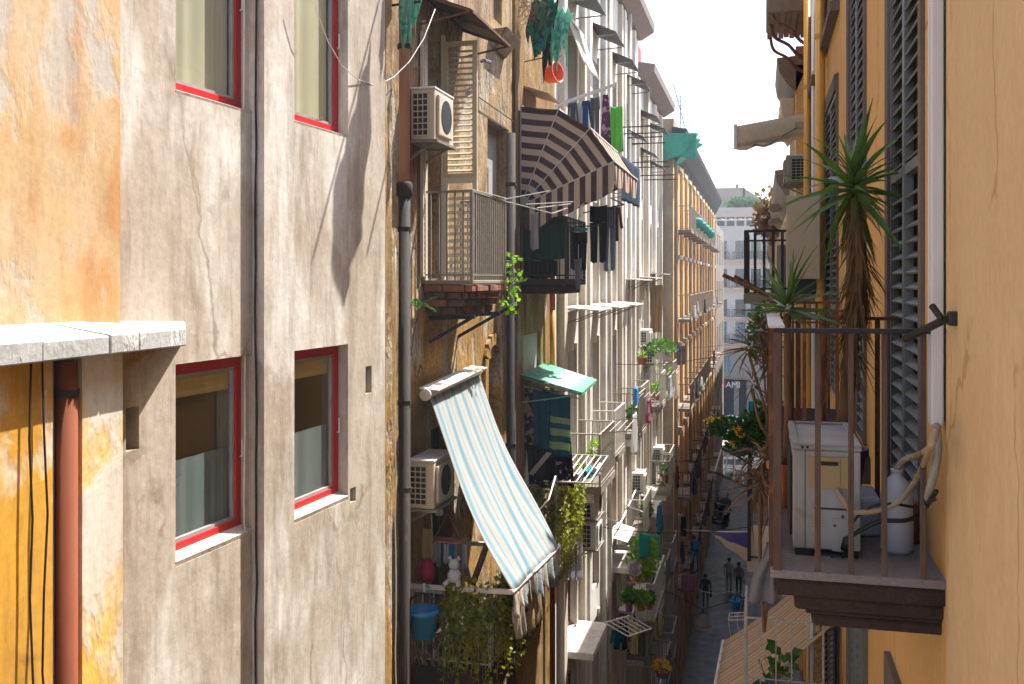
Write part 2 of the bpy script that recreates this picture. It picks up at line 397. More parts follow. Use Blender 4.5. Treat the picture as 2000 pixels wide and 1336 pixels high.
for _n, _c, _c2 in (('cl_navy', (.016, .018, .035), None), ('cl_black', (.012, .012, .015), None), ('cl_blue', (.015, .075, .22), None),
        ('cl_grey', (.15, .155, .17), None), ('cl_pale', (.55, .56, .60), None), ('cl_white', (.74, .74, .76), None),
        ('cl_green', (.20, .62, .10), None), ('cl_check', (.16, .05, .13), (.50, .36, .42)), ('cl_denim', (.035, .055, .085), None),
        ('cl_wine', (.16, .045, .06), None), ('cl_teal', (.008, .13, .18), None), ('cl_floral', (.012, .01, .016), (.62, .42, .60)),
        ('cl_cyan', (.03, .42, .48), None), ('cl_yellow', (.70, .60, .22), None), ('cl_tan', (.52, .38, .19), None), ('cl_beige', (.55, .46, .35), None),
        ('cl_purple', (.14, .10, .34), None), ('cl_pink', (.50, .20, .28), None), ('cl_greyblue', (.10, .13, .17), None),
        ('cl_sheet', (.70, .64, .54), (.58, .50, .40)), ('cl_pattern', (.05, .03, .03), (.40, .26, .22)), ('tarp_green', (.012, .075, .055), None),
        ('cl_lblue', (.06, .28, .48), None), ('net_mint', (.28, .66, .50), (.08, .42, .30)), ('net_deep', (.02, .20, .12), (.01, .06, .05)), ('cl_gauze', (.30, .28, .29), None), ('umbrella', (.80, .79, .76), None)):
    cloth(_n, _c, _c2, trans=.25 if _c[0] < .1 else .35, t2=.6 if _n == 'cl_floral' else .52)
cloth('cl_canvas', (.82, .74, .60), (.70, .60, .46), trans=.6)
striped('awning_purple', [(.5, (.075, .034, .045)), (1., (.58, .46, .34))], 'u', 8, .10, .3)
striped('awning_side', [(.5, (.58, .46, .34)), (1., (.075, .034, .045))], 'v', 8, .10, .3)
_wh, _bl = (.49, .495, .475), (.19, .36, .44)
striped('awning_blue', [(.18, _wh), (.28, (.34, .43, .47)), (.46, _bl), (.56, (.33, .42, .47)), (.78, _wh), (.88, (.31, .41, .47)), (1., _wh)], 'v', 6, .3, .35, (.45, .40, .33))
striped('awning_brown', [(.42, (.66, .46, .31)), (.55, (.36, .20, .12)), (.9, (.62, .43, .28)), (1., (.42, .26, .16))], 'v', 13, .2, .25)
striped('towel_stripe', [(.36, (.008, .12, .17)), (.46, (.40, .58, .30)), (.55, (.03, .16, .20)), (.66, (.40, .58, .30)), (.76, (.03, .16, .2)), (.88, (.40, .58, .30)), (1., (.008, .12, .17))], 'v', 1, .3, .1)
striped('towel_white', [(.12, (.74, .74, .78)), (.2, (.35, .38, .55)), (.5, (.74, .74, .78)), (.58, (.35, .38, .55)), (1., (.76, .76, .8))], 'u', 1, .35, .05)
striped('jeans_stripe', [(.16, (.015, .018, .035)), (.22, (.3, .33, .4))], 'u', 5, .2, .05)
striped('flag_cloth', [(.48, (.62, .53, .45)), (1., (.13, .11, .34))], 'v', 1, .3, .1)
striped('cyan_stripe', [(.4, (.03, .45, .45)), (.6, (.7, .7, .66)), (1., (.04, .48, .5))], 'u', 2, .35, .05)
leafy('leaf_yucca', (.04, .10, .022), (.10, .17, .045), .25)
leafy('leaf_bright', (.12, .26, .02), (.22, .36, .03), .45)
leafy('leaf_green', (.03, .095, .02), (.07, .16, .03), .35)
leafy('leaf_fern', (.04, .13, .04), (.10, .24, .08), .4)
leafy('leaf_ivy', (.13, .17, .015), (.30, .29, .03), .35, .5)
leafy('leaf_dry', (.22, .115, .045), (.12, .06, .025), .2, .8)
leafy('leaf_brown', (.10, .05, .035), (.16, .09, .05), .2, .6)
leafy('flower_yellow', (.72, .42, .01), (.80, .52, .02), .3)
leafy('flower_mix', (.35, .4, .6), (.5, .3, .4), .3)
glass('glass', (.95, .97, .96))
glass('glass_far', (.3, .36, .42))
t = NT('street_stone'); P = t.pos()
br = t.n('ShaderNodeTexBrick'); br.inputs['Scale'].default_value = 1.0; br.inputs['Mortar Size'].default_value = .018
br.inputs['Brick Width'].default_value = .75; br.inputs['Row Height'].default_value = .42
br.inputs['Color1'].default_value = (.045, .049, .058, 1); br.inputs['Color2'].default_value = (.028, .031, .038, 1); br.inputs['Mortar'].default_value = (.02, .02, .022, 1)
t.l(P, br.inputs['Vector'])
_c = t.mix(t.ramp(t.noise(P, 1.2, 6, .7), .4, .75, 0, .6), br.outputs['Color'], (.07, .07, .076))
t.bump(t.math('ADD', t.math('MULTIPLY', br.outputs['Fac'], -1.), t.noise(P, 3, 4)), .5, .03)
t.end(_c, t.ramp(t.noise(P, 2, 4), .3, .7, .3, .6), 0, .5)
# ================================================================== THE SETTING
GZ = -16.8
def struct(o): o['kind'] = 'structure'; return o
struct(MB().grid(lambda a, b: V(-300 + 600*a, -120 + 620*b, GZ - .02), 4, 4).build('ground', 'concrete'))
struct(MB().grid(lambda a, b: V(-3.9 + 4.9*a, -15 + 128*b, GZ), 1, 8).build('street', 'street_stone'))

class Fac:
    """a facade line: origin, direction along it, outward normal"""
    def __init__(s, O, u, parent):
        s.O = Vector(O); s.u = Vector(u).normalized(); s.n = V(s.u.y, -s.u.x, 0); s.par = parent
    def p(s, a, z, out=0): return V(s.O.x, s.O.y, 0) + s.u*a + s.n*out + V(0, 0, z)
    def at(s, px, out=0):           # distance along the facade where a sight line meets it
        d = ray(px); o = s.O + s.n*out
        det = d[0]*(-s.u.y) + s.u.x*d[1]
        t_ = (o.x*(-s.u.y) + s.u.x*o.y) / det
        return (V(d[0]*t_, d[1]*t_, 0) - V(o.x, o.y, 0)).dot(s.u)
    def depth(s, px, out=0):
        q = s.p(s.at(px, out), 0, out); return -SA*q.x + CA*q.y
    def z(s, px, py, out=0): return (HOR - py) / FPX * s.depth(px, out)
    def wall(s, name, mat, a0, a1, z0, z1, ops=(), rev=.2, out=0, thick=0, zs=None):
        us = sorted({a0, a1, *[o[0] for o in ops], *[o[1] for o in ops]}); zz = sorted({z0, z1, *[o[2] for o in ops], *[o[3] for o in ops]})
        us = [x for x in us if a0 <= x <= a1]; zz = [x for x in zz if z0 <= x <= z1]
        b = MB(); idx = {}
        def vi(i, j, dd=0):
            k = (i, j, dd)
            if k not in idx: idx[k] = len(b.v); b.v.append(tuple(s.p(us[i], zz[j], out - dd)))
            return idx[k]
        def hole(i, j):
            cu, cz = (us[i]+us[i+1])/2, (zz[j]+zz[j+1])/2
            for o in ops:
                if o[0] < cu < o[1] and o[2] < cz < o[3]: return o
        for i in range(len(us)-1):
            for j in range(len(zz)-1):
                if not hole(i, j): b.f.append((vi(i,j), vi(i+1,j), vi(i+1,j+1), vi(i,j+1))); b.uv.append(None)
        for o in ops:
            d = o[4] if len(o) > 4 else rev
            c = [s.p(o[0], o[2], out), s.p(o[1], o[2], out), s.p(o[1], o[3], out), s.p(o[0], o[3], out)]
            e = [q - s.n*d for q in c]
            b.add(c + e, [(0,4,5,1),(1,5,6,2),(2,6,7,3),(3,7,4,0)])
        if thick:   # solid ends and top
            for (q, r) in (((a0, z0), (a0, z1)), ((a0, z1), (a1, z1)), ((a1, z1), (a1, z0))):
                b.add([s.p(q[0], q[1], out), s.p(r[0], r[1], out), s.p(r[0], r[1], out-thick), s.p(q[0], q[1], out-thick)], [(0,1,2,3)])
        return b.build(name, mat, s.par)
    def block(s, name, mat, a0, a1, z0, z1, o0, o1, parent=None, bevel=0, **k):
        return MB().obox(s.p(a0, z0, o0), s.u*(a1-a0), s.n*(o1-o0), V(0,0,z1-z0)).build(name, mat, parent or s.par, bevel=bevel, **k)

def slats(par, mat, fac, a0, a1, z0, z1, pitch, out, depth=.045, thick=.012, tilt=.5, name='slat'):
    n = max(1, int((z1 - z0) / pitch))
    b = MB(); q = fac.n*depth*math.cos(tilt) - V(0,0,depth*math.sin(tilt)); pz = q.cross(fac.u).normalized()*thick
    b.obox(fac.p(a0, z0 + pitch*.6, out - depth*.5), fac.u*(a1-a0), q, pz)
    o = b.build(name, mat, par)
    rep(o, [V(0,0,pitch*i) for i in range(1, n)], par)
def shutter_leaf(par, fac, a0, a1, z0, z1, out, mat='shutter_teal', fr=.05, pitch=.06, mids=(), name='shutter', th=.035, tilt=.6):
    b = MB()
    b.obox(fac.p(a0, z0, out), fac.u*fr, fac.n*th, V(0,0,z1-z0)); b.obox(fac.p(a1-fr, z0, out), fac.u*fr, fac.n*th, V(0,0,z1-z0))
    rails = [z0, *[m_ - fr*.7 for m_ in mids], z1 - fr]
    for i, r in enumerate(rails): b.obox(fac.p(a0+fr, r, out+.001), fac.u*(a1-a0-2*fr), fac.n*(th-.002), V(0,0,fr*1.4 if 0 < i < len(rails)-1 else fr))
    s = b.build(name, mat, par)
    for i in range(len(rails)-1):
        slats(s, mat, fac, a0+fr, a1-fr, rails[i] + fr*(1.4 if i else 1), rails[i+1], pitch, out + th*.5, depth=th*1.15, tilt=tilt)
    return s

# ---------------------------------------------------------------- near left: orange building with a stone ledge
oa = thing('orange_building', 'weathered orange and yellow house corner with white stone ledge at the left edge', 'building', (-4.2, 3.5, GZ))
XL, XS = -3.46, -3.325
FA = Fac((XL, 0, 0), (0, 1, 0), oa)
aP0, aP1, aC = FA.at(103), FA.at(161), FA.at(240)
FA.wall('wall', 'plaster_yellow', .5, aP0, GZ, -.40, [], thick=.35)
FA.wall('wall', 'plaster_pillar', aP1, aC, GZ, -.40, [], thick=.35)
FA.block('wall', 'dark_depth', aP0-.01, aP1+.01, GZ, -.41, -.34, -.26)  # near-black back puts the slot's shade into its colour
up = Fac(V(*atS(235, 0, 5.80).xy, 0), V(.165, .986, 0), oa)
up.wall('wall', 'plaster_orange', -5, 0, -.33, 9, [], thick=.6)
bnd = [.5, 2.6, 3.35, FA.at(72, .1), FA.at(205, .1), FA.at(262, .1), onX(364, 0, XS).y]
for i in range(len(bnd)-1):
    y0, y1 = bnd[i] + .004, bnd[i+1] - .004
    xb = lambda y: up.O.x - .165*(up.O.y - y) - .03
    zb = lambda y: -.226
    j = random.uniform(-.006, .006)
    b = MB().hexa([(XS+j, y0, -.392), (XS+j, y1, -.392), (min(xb(y1), -3.66), y1, -.392), (min(xb(y0), -3.66), y0, -.392),
                   (XS+j, y0, -.288+j), (XS+j, y1, -.288+j), (min(xb(y1), -3.66), y1, zb(y1)), (min(xb(y0), -3.66), y0, zb(y0))])
    if i == len(bnd)-2:      # the end stone is cut on the slant and dies into the grey wall
        yw = 5.80; b = MB().hexa([(XS, y0, -.392), (XS, y1, -.392), (-3.66, yw, -.392), (-3.72, y0, -.392), (XS, y0, -.288), (XS, y1, -.288), (-3.66, yw, -.27), (-3.72, y0, -.226)])
    b.build('ledge_stone', 'stone_white', oa, bevel=.008)
MB().hexa([(XL-.01, aC-.05, -.52), (XL-.03, aC+.30, -.47), (-3.70, 5.55, -.47), (-3.75, aC-.05, -.52), (XL-.01, aC-.05, -.393), (XL-.01, aC+.38, -.393), (-3.70, 5.70, -.393), (-3.75, aC-.05, -.393)]).build('corbel', 'plaster_ochre', oa)

# ---------------------------------------------------------------- left: grey house with red windows
ob = thing('grey_building', 'grey stained plaster house with four red framed windows', 'building', (-4.2, 7.4, GZ))
p0 = atS(343, HOR, 6.4); ub = V(.0661, .9978, 0)
FB = Fac((p0.x, p0.y, 0), ub, ob)
a_j0, a_j1 = FB.at(495), FB.at(516, .1)
PR = .10
w1 = (FB.at(343), a_j0 - .004); w2 = (FB.at(575, PR), FB.at(680, PR))
zT, zB = FB.z(343, 712), FB.z(343, 1108); zU = FB.z(343, 180)
RV = .15
hole = (FB.at(246), FB.at(272), FB.z(258, 880), FB.z(258, 795), .1)
FB.wall('wall', 'plaster_grey', -.62, a_j0, GZ, 9.5, [(w1[0], w1[1], zB, zT), (w1[0], w1[1], zU, zU+1.7), hole, (w1[0], w1[1], zB-3.05, zB-1.75), (w1[0], w1[1], zU+3, zU+4.4)], RV)
FB.block('hole_back', 'dark_depth', hole[0]-.01, hole[1]+.01, hole[2]-.01, hole[3]+.01, -.12, -.1)
aE = FB.at(752, PR)
h2 = (FB.at(714, PR), FB.at(726, PR), FB.z(720, 768, PR), FB.z(720, 715, PR), .06)
h3 = (FB.at(684, PR), FB.at(695, PR), FB.z(690, 980, PR), FB.z(690, 952, PR), .05)
FB.wall('wall', 'plaster_grey', a_j1, aE, GZ, 9.5, [(w2[0], w2[1], zB-.02, zT), (w2[0], w2[1], zU, zU+1.7), h2, h3, (w2[0], w2[1], zB-3.05, zB-1.75), (w2[0], w2[1], zU+3, zU+4.4)], RV, out=PR, thick=.4)
for h_ in (h2, h3): FB.block('hole_back', 'dark_depth', h_[0]-.01, h_[1]+.01, h_[2]-.01, h_[3]+.01, PR-.09, PR-h_[4])
FB.block('wall', 'plaster_grey', a_j0-.02, a_j1+.05, GZ, 9.5, -.3, -.06)
# peeled ochre corner
random.seed(3)
pts = []
zc = GZ
b = MB()
nz = 90
def edge(z): return FB.at(770, PR-.02) + .03*math.sin(z*1.7) + .022*math.sin(z*5.1+1)
b.grid(lambda u, v: FB.p(aE - .012 + (edge(-6 + 11*v) - aE)*u, -6 + 11*v, PR + .012*math.sin(v*60)*u - .16*u**2 + (.0 if u else -.004)), 5, nz)
b.build('peeling_corner', 'plaster_ochre2', ob, smooth=True)
FB.block('wall', 'plaster_ochre', aE-.05, FB.at(771, PR-.1), GZ, 9.5, -1.2, PR-.13)
def red_window(a0, a1, z0, z1, out, kind):
    f = .085; d = out - RV + .06
    b = MB(); th = .06
    b.obox(FB.p(a0, z0, d-th), ub*(a1-a0), FB.n*th, V(0,0,f)); b.obox(FB.p(a0, z1-f, d-th), ub*(a1-a0), FB.n*th, V(0,0,f))
    b.obox(FB.p(a0, z0+f, d-th), ub*f, FB.n*th, V(0,0,z1-z0-2*f)); b.obox(FB.p(a1-f, z0+f, d-th), ub*f, FB.n*th, V(0,0,z1-z0-2*f))
    wn_ = b.build('window_frame', 'red_frame', ob, bevel=.006)
    g = .022; b = MB(); A0, A1, Z0, Z1 = a0+f, a1-f, z0+f, z1-f
    for (q, w_, h_) in ((FB.p(A0, Z0, d-.045), A1-A0, g), (FB.p(A0, Z1-g, d-.045), A1-A0, g)): b.obox(q, ub*w_, FB.n*.03, V(0,0,h_))
    for q in (FB.p(A0, Z0+g, d-.045), FB.p(A1-g, Z0+g, d-.045)): b.obox(q, ub*g, FB.n*.03, V(0,0,Z1-Z0-2*g))
    b.build('gasket', 'gasket', wn_)
    MB().add([FB.p(A0,Z0,d-.035),FB.p(A1,Z0,d-.035),FB.p(A1,Z1,d-.035),FB.p(A0,Z1,d-.035)],[(0,1,2,3)]).build('pane', 'glass', wn_)
    MB().tube([FB.p(a1-.045, (z0+z1)/2-.10, d+.012), FB.p(a1-.045, (z0+z1)/2-.1, d+.03), FB.p(a1-.045, (z0+z1)/2+.02, d+.03)], .008).build('handle', 'white_plastic', wn_)
    # the room behind the pane
    b = MB(); r0, r1 = d - .07, d - 1.6
    q = [FB.p(a0-.6, z0-.5, r1), FB.p(a1+1.2, z0-.5, r1), FB.p(a1+1.2, z1+.3, r1), FB.p(a0-.6, z1+.3, r1)]
    e = [FB.p(a0, z0, r0), FB.p(a1, z0, r0), FB.p(a1, z1, r0), FB.p(a0, z1, r0)]
    b.add(q + e, [(0,1,2,3),(0,4,5,1),(1,5,6,2),(2,6,7,3),(3,7,4,0)])
    b.build('room', 'reflect_yellow' if kind else 'curtain', wn_)  # yellow of the lower rooms imitates the reflected house front
    # curtain, or coloured sheets painting the pane's reflections, just inside
    if kind:
        b = MB(); b.grid(lambda u, v: FB.p(A0+.02 + (A1-A0-.04)*u, Z0 + (Z1-Z0)*.48*v, d-.055 + .004*math.sin(u*27+3*math.sin(u*5))), 40, 1); b.build('curtain', 'reflect_blue', wn_, smooth=True)  # blue-grey sheet: reflected shutters put into colour
        b = MB(); b.grid(lambda u, v: FB.p(A0+.02 + (A1-A0-.04)*u, Z1 - .16*v, d-.052 + .004*math.sin(v*30)), 1, 8); b.build('blind', 'reflect_yellow', wn_)  # yellow strip: reflection of the house opposite, painted
    else:
        b = MB(); b.grid(lambda u, v: FB.p(A0+.02 + (A1-A0-.04)*u, Z0 + (Z1-Z0)*v, d-.06 + .005*math.sin(u*21+3*math.sin(u*4))), 40, 1); b.build('curtain', 'curtain', wn_, smooth=True)
    # sloping sill stone
    lo = z0 - .0
    b = MB(); b.hexa([FB.p(a0+.002, z0-.03, out-.004), FB.p(a1-.002, z0-.03, out-.004), FB.p(a1-.002, z0-.03, d), FB.p(a0+.002, z0-.03, d),
                      FB.p(a0+.002, z0+.004, out+.004), FB.p(a1-.002, z0+.004, out+.004), FB.p(a1-.002, z0+.035, d), FB.p(a0+.002, z0+.035, d)])
    b.build('sill', 'stone_sill', wn_)
red_window(w1[0], w1[1], zB+.03, zT, 0, 1); red_window(w2[0], w2[1], zB+.01, zT, PR, 1)
red_window(w1[0], w1[1], zU+.01, zU+1.7, 0, 0); red_window(w2[0], w2[1], zU+.01, zU+1.7, PR, 0)
for (wa, out) in ((w1, 0), (w2, PR)):
    for (z0, z1) in ((zB-3.05, zB-1.75), (zU+3, zU+4.4)): FB.block('window', 'door_grey', wa[0]-.02, wa[1]+.02, z0-.02, z1+.02, out-RV-.05, out-RV+.03)

# ---------------------------------------------------------------- left: old ochre house
oc = thing('ochre_building', 'old ochre house with peeling brown stained plaster and cluttered balconies', 'building', (-4.4, 13.7, GZ))
XC = -3.74
FC = Fac((XC, 0, 0), (0, 1, 0), oc)
yC0, yCm, yC1 = 9.0, FC.at(1000), FC.at(1083)
dA = (FC.at(829), FC.at(861)); zD0, zD1 = .02, 2.86
dB = (FC.at(952), FC.at(992), FC.z(975, 545), FC.z(975, 245), .22)
niche = (FC.at(948), FC.at(972), FC.z(960, 1000), FC.z(960, 700), .16)
dC = (FC.at(842), FC.at(885), -4.5, -1.75, .2)
sw = (FC.at(962), FC.at(980), FC.z(970, 42), FC.z(970, -90), .15)
FC.wall('wall', 'plaster_ochre', yC0, yCm, GZ, 8.6, [(dA[0], dA[1], zD0, zD1), dB, niche, dC, sw], .25, thick=.5)
d2 = (FC.at(1022), FC.at(1062), -.15, 2.3, .2); d3 = (FC.at(1024), FC.at(1060), -4.7, -2.0, .2); d3u = (FC.at(1022), FC.at(1056), -1.55, -.9, .1)
FC.wall('wall', 'plaster_ochre2', yCm+.22, yC1, GZ, 7.6, [d2, d3, d3u], .2, thick=.5)
FC.block('wall', 'slab_dark', yCm-.02, yCm+.24, GZ, 8.4, -.5, -.12)  # dark back: stain and the shade of the recessed gap in one colour
FC.block('door', 'shutter_cream', dA[0]-.01, dA[1]+.01, zD0, zD1, -.24, -.2)
FC.block('door', 'door_grey', dB[0]-.01, dB[1]+.01, dB[2], dB[3], -.24, -.18)
FC.block('niche_back', 'plaster_grey', niche[0]-.01, niche[1]+.01, niche[2], niche[3], -.2, -.15)
FC.block('door', 'dark_depth', dC[0]-.01, dC[1]+.01, dC[2], dC[3], -.24, -.19)  # near-black sheet stands for the unlit doorway
FC.block('door', 'shutter_green', d2[0]-.01, d2[1]+.01, d2[2], d2[3], -.24, -.19)
FC.block('door', 'dark_depth', d3[0]-.01, d3[1]+.01, d3[2], d3[3], -.24, -.19)
FC.block('panel', 'door_grey', d3u[0]-.01, d3u[1]+.01, d3u[2], d3u[3], -.12, -.06)
o = FC.block('window', 'white_plastic', sw[0]-.01, sw[1]+.01, sw[2], sw[3], -.16, -.12); FC.block('pane', 'dark_depth', sw[0]+.1, sw[1]-.1, sw[2]+.08, sw[3]-.05, -.12, -.115, parent=o)
# plaster frame round the niche, with a round head
a, c_ = niche[0], niche[1]
for x0, x1 in ((a-.16, a), (c_, c_+.16)): FC.block('moulding', 'plaster_ochre', x0, x1, niche[2], niche[3]-.1, -.01, .05, bevel=.01)
arch = MB(); am = (a+c_)/2; rr = (c_-a)/2
prev = None
for k in range(9):
    t_ = math.pi*k/8; i_ = FC.p(am - rr*math.cos(t_), niche[3]-.1+rr*.9*math.sin(t_), 0); o_ = FC.p(am - (rr+.16)*math.cos(t_), niche[3]-.1+(rr*.9+.16)*math.sin(t_), 0)
    if prev: arch.obox(prev[0] - FC.n*.01, i_-prev[0], prev[1]-prev[0], FC.n*.06)
    prev = (i_, o_)
arch.build('moulding', 'plaster_ochre', oc)
# stucco console under the little window
MB().hexa([FC.p(sw[0]-.1, FC.z(970,100), 0), FC.p(sw[1]+.15, FC.z(970,105), 0), FC.p(sw[1]+.05, FC.z(970,105), .05), FC.p(sw[0], FC.z(970,100), .05),
           FC.p(sw[0]-.15, FC.z(970,68), 0), FC.p(sw[1]+.2, FC.z(970,68), 0), FC.p(sw[1]+.2, FC.z(970,66), .26), FC.p(sw[0]-.15, FC.z(970,66), .26)]).build('console', 'plaster_ochre', oc, bevel=.02)

# ---------------------------------------------------------------- left: white house with pilasters
od = thing('white_building', 'long white stained house front with pilasters, canopies and iron balconies', 'building', (-4.4, 28, GZ))
XD = -3.74
FD = Fac((XD, 0, 0), (0, 1, 0), od)
yD0, yDm, yD1 = yC1, FD.at(1246), FD.at(1292)
bays = [19.75, 22.65, 25.55, 28.4, 31.6, 34.2, 36.6]
lev = [2.6, -.65, -3.9, -7.1, -10.3, -13.5]      # floor heights
ops = []
for y in bays:
    for z in lev: ops.append((y-.52, y+.48, z+.02, z+2.45, .28))
top = lambda y: 7.75 if y < yDm else 6.55
FD.wall('wall', 'plaster_white', yD0+.02, yDm, GZ, 7.75, [o for o in ops if o[1] < yDm], .28, thick=.6)
FD.wall('wall', 'plaster_white', yDm, yD1, GZ, 6.55, [o for o in ops if o[0] > yDm], .28, thick=.6)
for i, y in enumerate(bays):
    z1 = top(y)
    for (dy, wd, pr) in ((-1.25, .32, .13), (1.05, .26, .12)):
        if yD0 < y+dy and y+dy+wd < yD1: FD.block('pilaster', 'plaster_white' if i % 2 else 'plaster_cream', y+dy, y+dy+wd, GZ, z1-.35, -.01, pr, bevel=.01)
    for k, z in enumerate(lev):
        red = (k == 3 or k == 4) and i < 3
        m_ = 'shutter_red' if red else ('shutter_cream' if (i*3+k) % 4 == 0 else 'door_grey')
        if red:
            dr = FD.block('door', 'dark_depth', y-.53, y+.49, z, z+2.46, -.29, -.25)
            shutter_leaf(od, FD, y-.50, y-.02, z+.03, z+2.42, -.12, m_, .05, .075); shutter_leaf(od, FD, y-.01, y+.46, z+.03, z+2.42, -.12, m_, .05, .075)
        else:
            dr = FD.block('door', m_, y-.53, y+.49, z, z+2.46, -.29, -.23)
            for s_ in (-.42, .03): FD.block('pane', 'glass_far', y+s_, y+s_+.36, z+.75, z+2.3, -.23, -.222, parent=dr)
        # surround
        for (q0, q1) in ((y-.66, y-.52), (y+.48, y+.62)): FD.block('surround', 'plaster_cream', q0, q1, z, z+2.6, -.005, .05)
# eaves
for (q0, q1, z) in ((yD0+2.0, yDm+.02, 7.75), (yDm+.05, yD1, 6.55)):
    MB().prism([FD.p(q0, z-.28, -.3), FD.p(q0, z-.28, .12), FD.p(q0, z-.05, .5), FD.p(q0, z+.18, .52), FD.p(q0, z+.34, -.3)], V(0, q1-q0, 0)).build('eaves', 'gutter', od)
for px in (1226, 1262, 1186): # rain pipes on the white front
    y = FD.at(px, .1); MB().tube([FD.p(y, GZ, .16), FD.p(y, top(y)-.3, .16)], .06, 8).build('rain_pipe', 'plaster_cream', od, smooth=True)
FD.block('chimney', 'red_roof', FD.at(1262), FD.at(1279), 7.3, FD.z(1270, 133, -.5), -1.1, -.5)

# ---------------------------------------------------------------- left: tan house with green netted cornice
oe = thing('tan_building', 'tall tan house with dark overhanging cornice behind the white front', 'building', (-4, 55, GZ))
XE = -3.32
FE = Fac((XE, 0, 0), (0, 1, 0), oe)
yE0, yE1 = 38.9, 74.0
eb = [40.9 + 2.75*i for i in range(12)]
el = [2.0, -1.55, -5.1, -8.6, -12.2]
eops = [(y-.5, y+.5, z+.02, z+2.35, .3) for y in eb for z in el]
FE.wall('wall', 'plaster_tan', yE0, yE1, GZ, 5.75, eops, .3)
MB().box((XE-6, yE0, GZ), (XE-.002, yE0+.3, 5.75)).build('end_wall', 'plaster_tan_end', oe)
FE.block('roof_parapet', 'plaster_tan_end', yE0-.02, yE1, 5.752, 6.25, -1.2, .02)
MB().prism([FE.p(yE0-.3, 4.7, -.02), FE.p(yE0-.3, 5.0, .2), FE.p(yE0-.3, 5.62, .5), FE.p(yE0-.3, 5.8, .55), FE.p(yE0-.3, 5.9, -.02)], V(0, yE1-yE0+.3, 0)).build('cornice', 'cornice_dark', oe)
for i, y in enumerate(eb):
    FE.block('pilaster', 'plaster_tan' if i % 3 else 'plaster_tan_end', y-1.42, y-1.05, GZ, 4.7, -.01, .12)
    for k, z in enumerate(el):
        dr = FE.block('window', ('shutter_brown', 'shutter_beige', 'shutter_cream', 'door_grey')[(i*5+k*3) % 4], y-.51, y+.51, z, z+2.36, -.31, -.22)
        if i < 6: FE.block('pane', 'glass_far', y-.4, y+.4, z+.8, z+2.2, -.22, -.21, parent=dr)
        FE.block('lintel', 'plaster_cream', y-.66, y+.66, z+2.4, z+2.55, -.005, .16)

# ---------------------------------------------------------------- left: last dark house before the square
of_ = thing('dark_corner_building', 'dark grey house at the far end of the left row', 'building', (-4, 84, GZ))
FF = Fac((-3.25, 0, 0), (0, 1, 0), of_)
ops = [(y-.5, y+.5, z, z+2.1, .3) for y in (77, 80.5, 84, 87.5) for z in (1.2, -2.2, -5.6, -9.0, -12.6)]
FF.wall('wall', 'stone_far', 74.02, 90, GZ, 4.2, ops, .3); MB().box((-9, 74.02, GZ), (-3.26, 74.3, 4.2)).build('end_wall', 'stone_far', of_)
for o in ops: FF.block('window', 'shutter_brown', o[0]-.01, o[1]+.01, o[2]-.01, o[3]+.01, -.34, -.25)

# ---------------------------------------------------------------- far: pale house across the square
og = thing('pale_apartment_building', 'pale pink and cream apartment house closing the end of the street', 'building', (-1, 114, GZ))
YG = 112.0
b = MB()
FG = Fac((-14, YG, 0), (1, 0, 0), og)    # n = (0,-1,0): faces the camera
gx = [4.2, 6.0, 9.0, 11.6, 14.4, 16.6]
def gp(px): return FG.at(px)
cols = [(gp(1408), gp(1420)), (gp(1436), gp(1456)), (gp(1466), gp(1486)), (gp(1494), gp(1510))]
rows = [(470, 505, 1), (525, 560, 1), (585, 617, 1), (628, 668, 1)]
ops = []
for (q0, q1) in cols:
    for (y0, y1, _) in rows: ops.append((q0, q1, FG.z(1450, y1), FG.z(1450, y0), .35))
ops += [(gp(1409), gp(1430), FG.z(1450, 728), FG.z(1450, 697), .35), (gp(1443), gp(1458), GZ+.05, FG.z(1450, 742), .35), (gp(1410), gp(1433), GZ+.05, FG.z(1450, 742), .35)]
FG.wall('wall', 'plaster_far', 0, 26, FG.z(1450, 680), FG.z(1450, 420), [o for o in ops if o[2] > FG.z(1450, 690)], .35)
FG.wall('wall', 'stone_far', 0, 26, GZ, FG.z(1450, 680)-.002, [o for o in ops if o[2] < FG.z(1450, 690)], .35)
for o in ops:
    dk = o[3] < FG.z(1450, 735)
    w_ = FG.block('window', 'sign_dark' if dk else 'glass_far', o[0]-.01, o[1]+.01, o[2]-.01, o[3]+.01, -.42, -.33)
    if not dk:
        for k in range(1, 3): FG.block('mullion', 'shutter_teal', o[0]+(o[1]-o[0])*k/3-.04, o[0]+(o[1]-o[0])*k/3+.04, o[2], o[3], -.33, -.28, parent=w_)
        FG.block('transom', 'shutter_teal', o[0], o[1], o[2]+(o[3]-o[2])*.7-.03, o[2]+(o[3]-o[2])*.7+.03, -.33, -.27, parent=w_)
    if o[2] > FG.z(1450, 680) and o[2] < FG.z(1450, 440):
        bal = FG.block('balcony', 'plaster_pink', o[0]-.3, o[1]+.3, o[2]-.3, o[2]-.12, 0, .5)
        bb = MB()
        n_ = 9
        for k in range(n_+1):
            q = o[0]-.25 + (o[1]-o[0]+.5)*k/n_; bb.bar(FG.p(q, o[2]-.12, .45), FG.p(q, o[2]+.7, .45), .04)
        bb.bar(FG.p(o[0]-.27, o[2]+.7, .45), FG.p(o[1]+.27, o[2]+.7, .45), .06); bb.build('railing', 'iron_black', bal)
for y in (512, 566, 622, 676): FG.block('string_course', 'plaster_pink', 0, 26, FG.z(1450, y+5), FG.z(1450, y-4), -.01, .14)
FG.block('cornice', 'plaster_pink', 0, 26, FG.z(1450, 424), FG.z(1450, 414), -.02, .5)
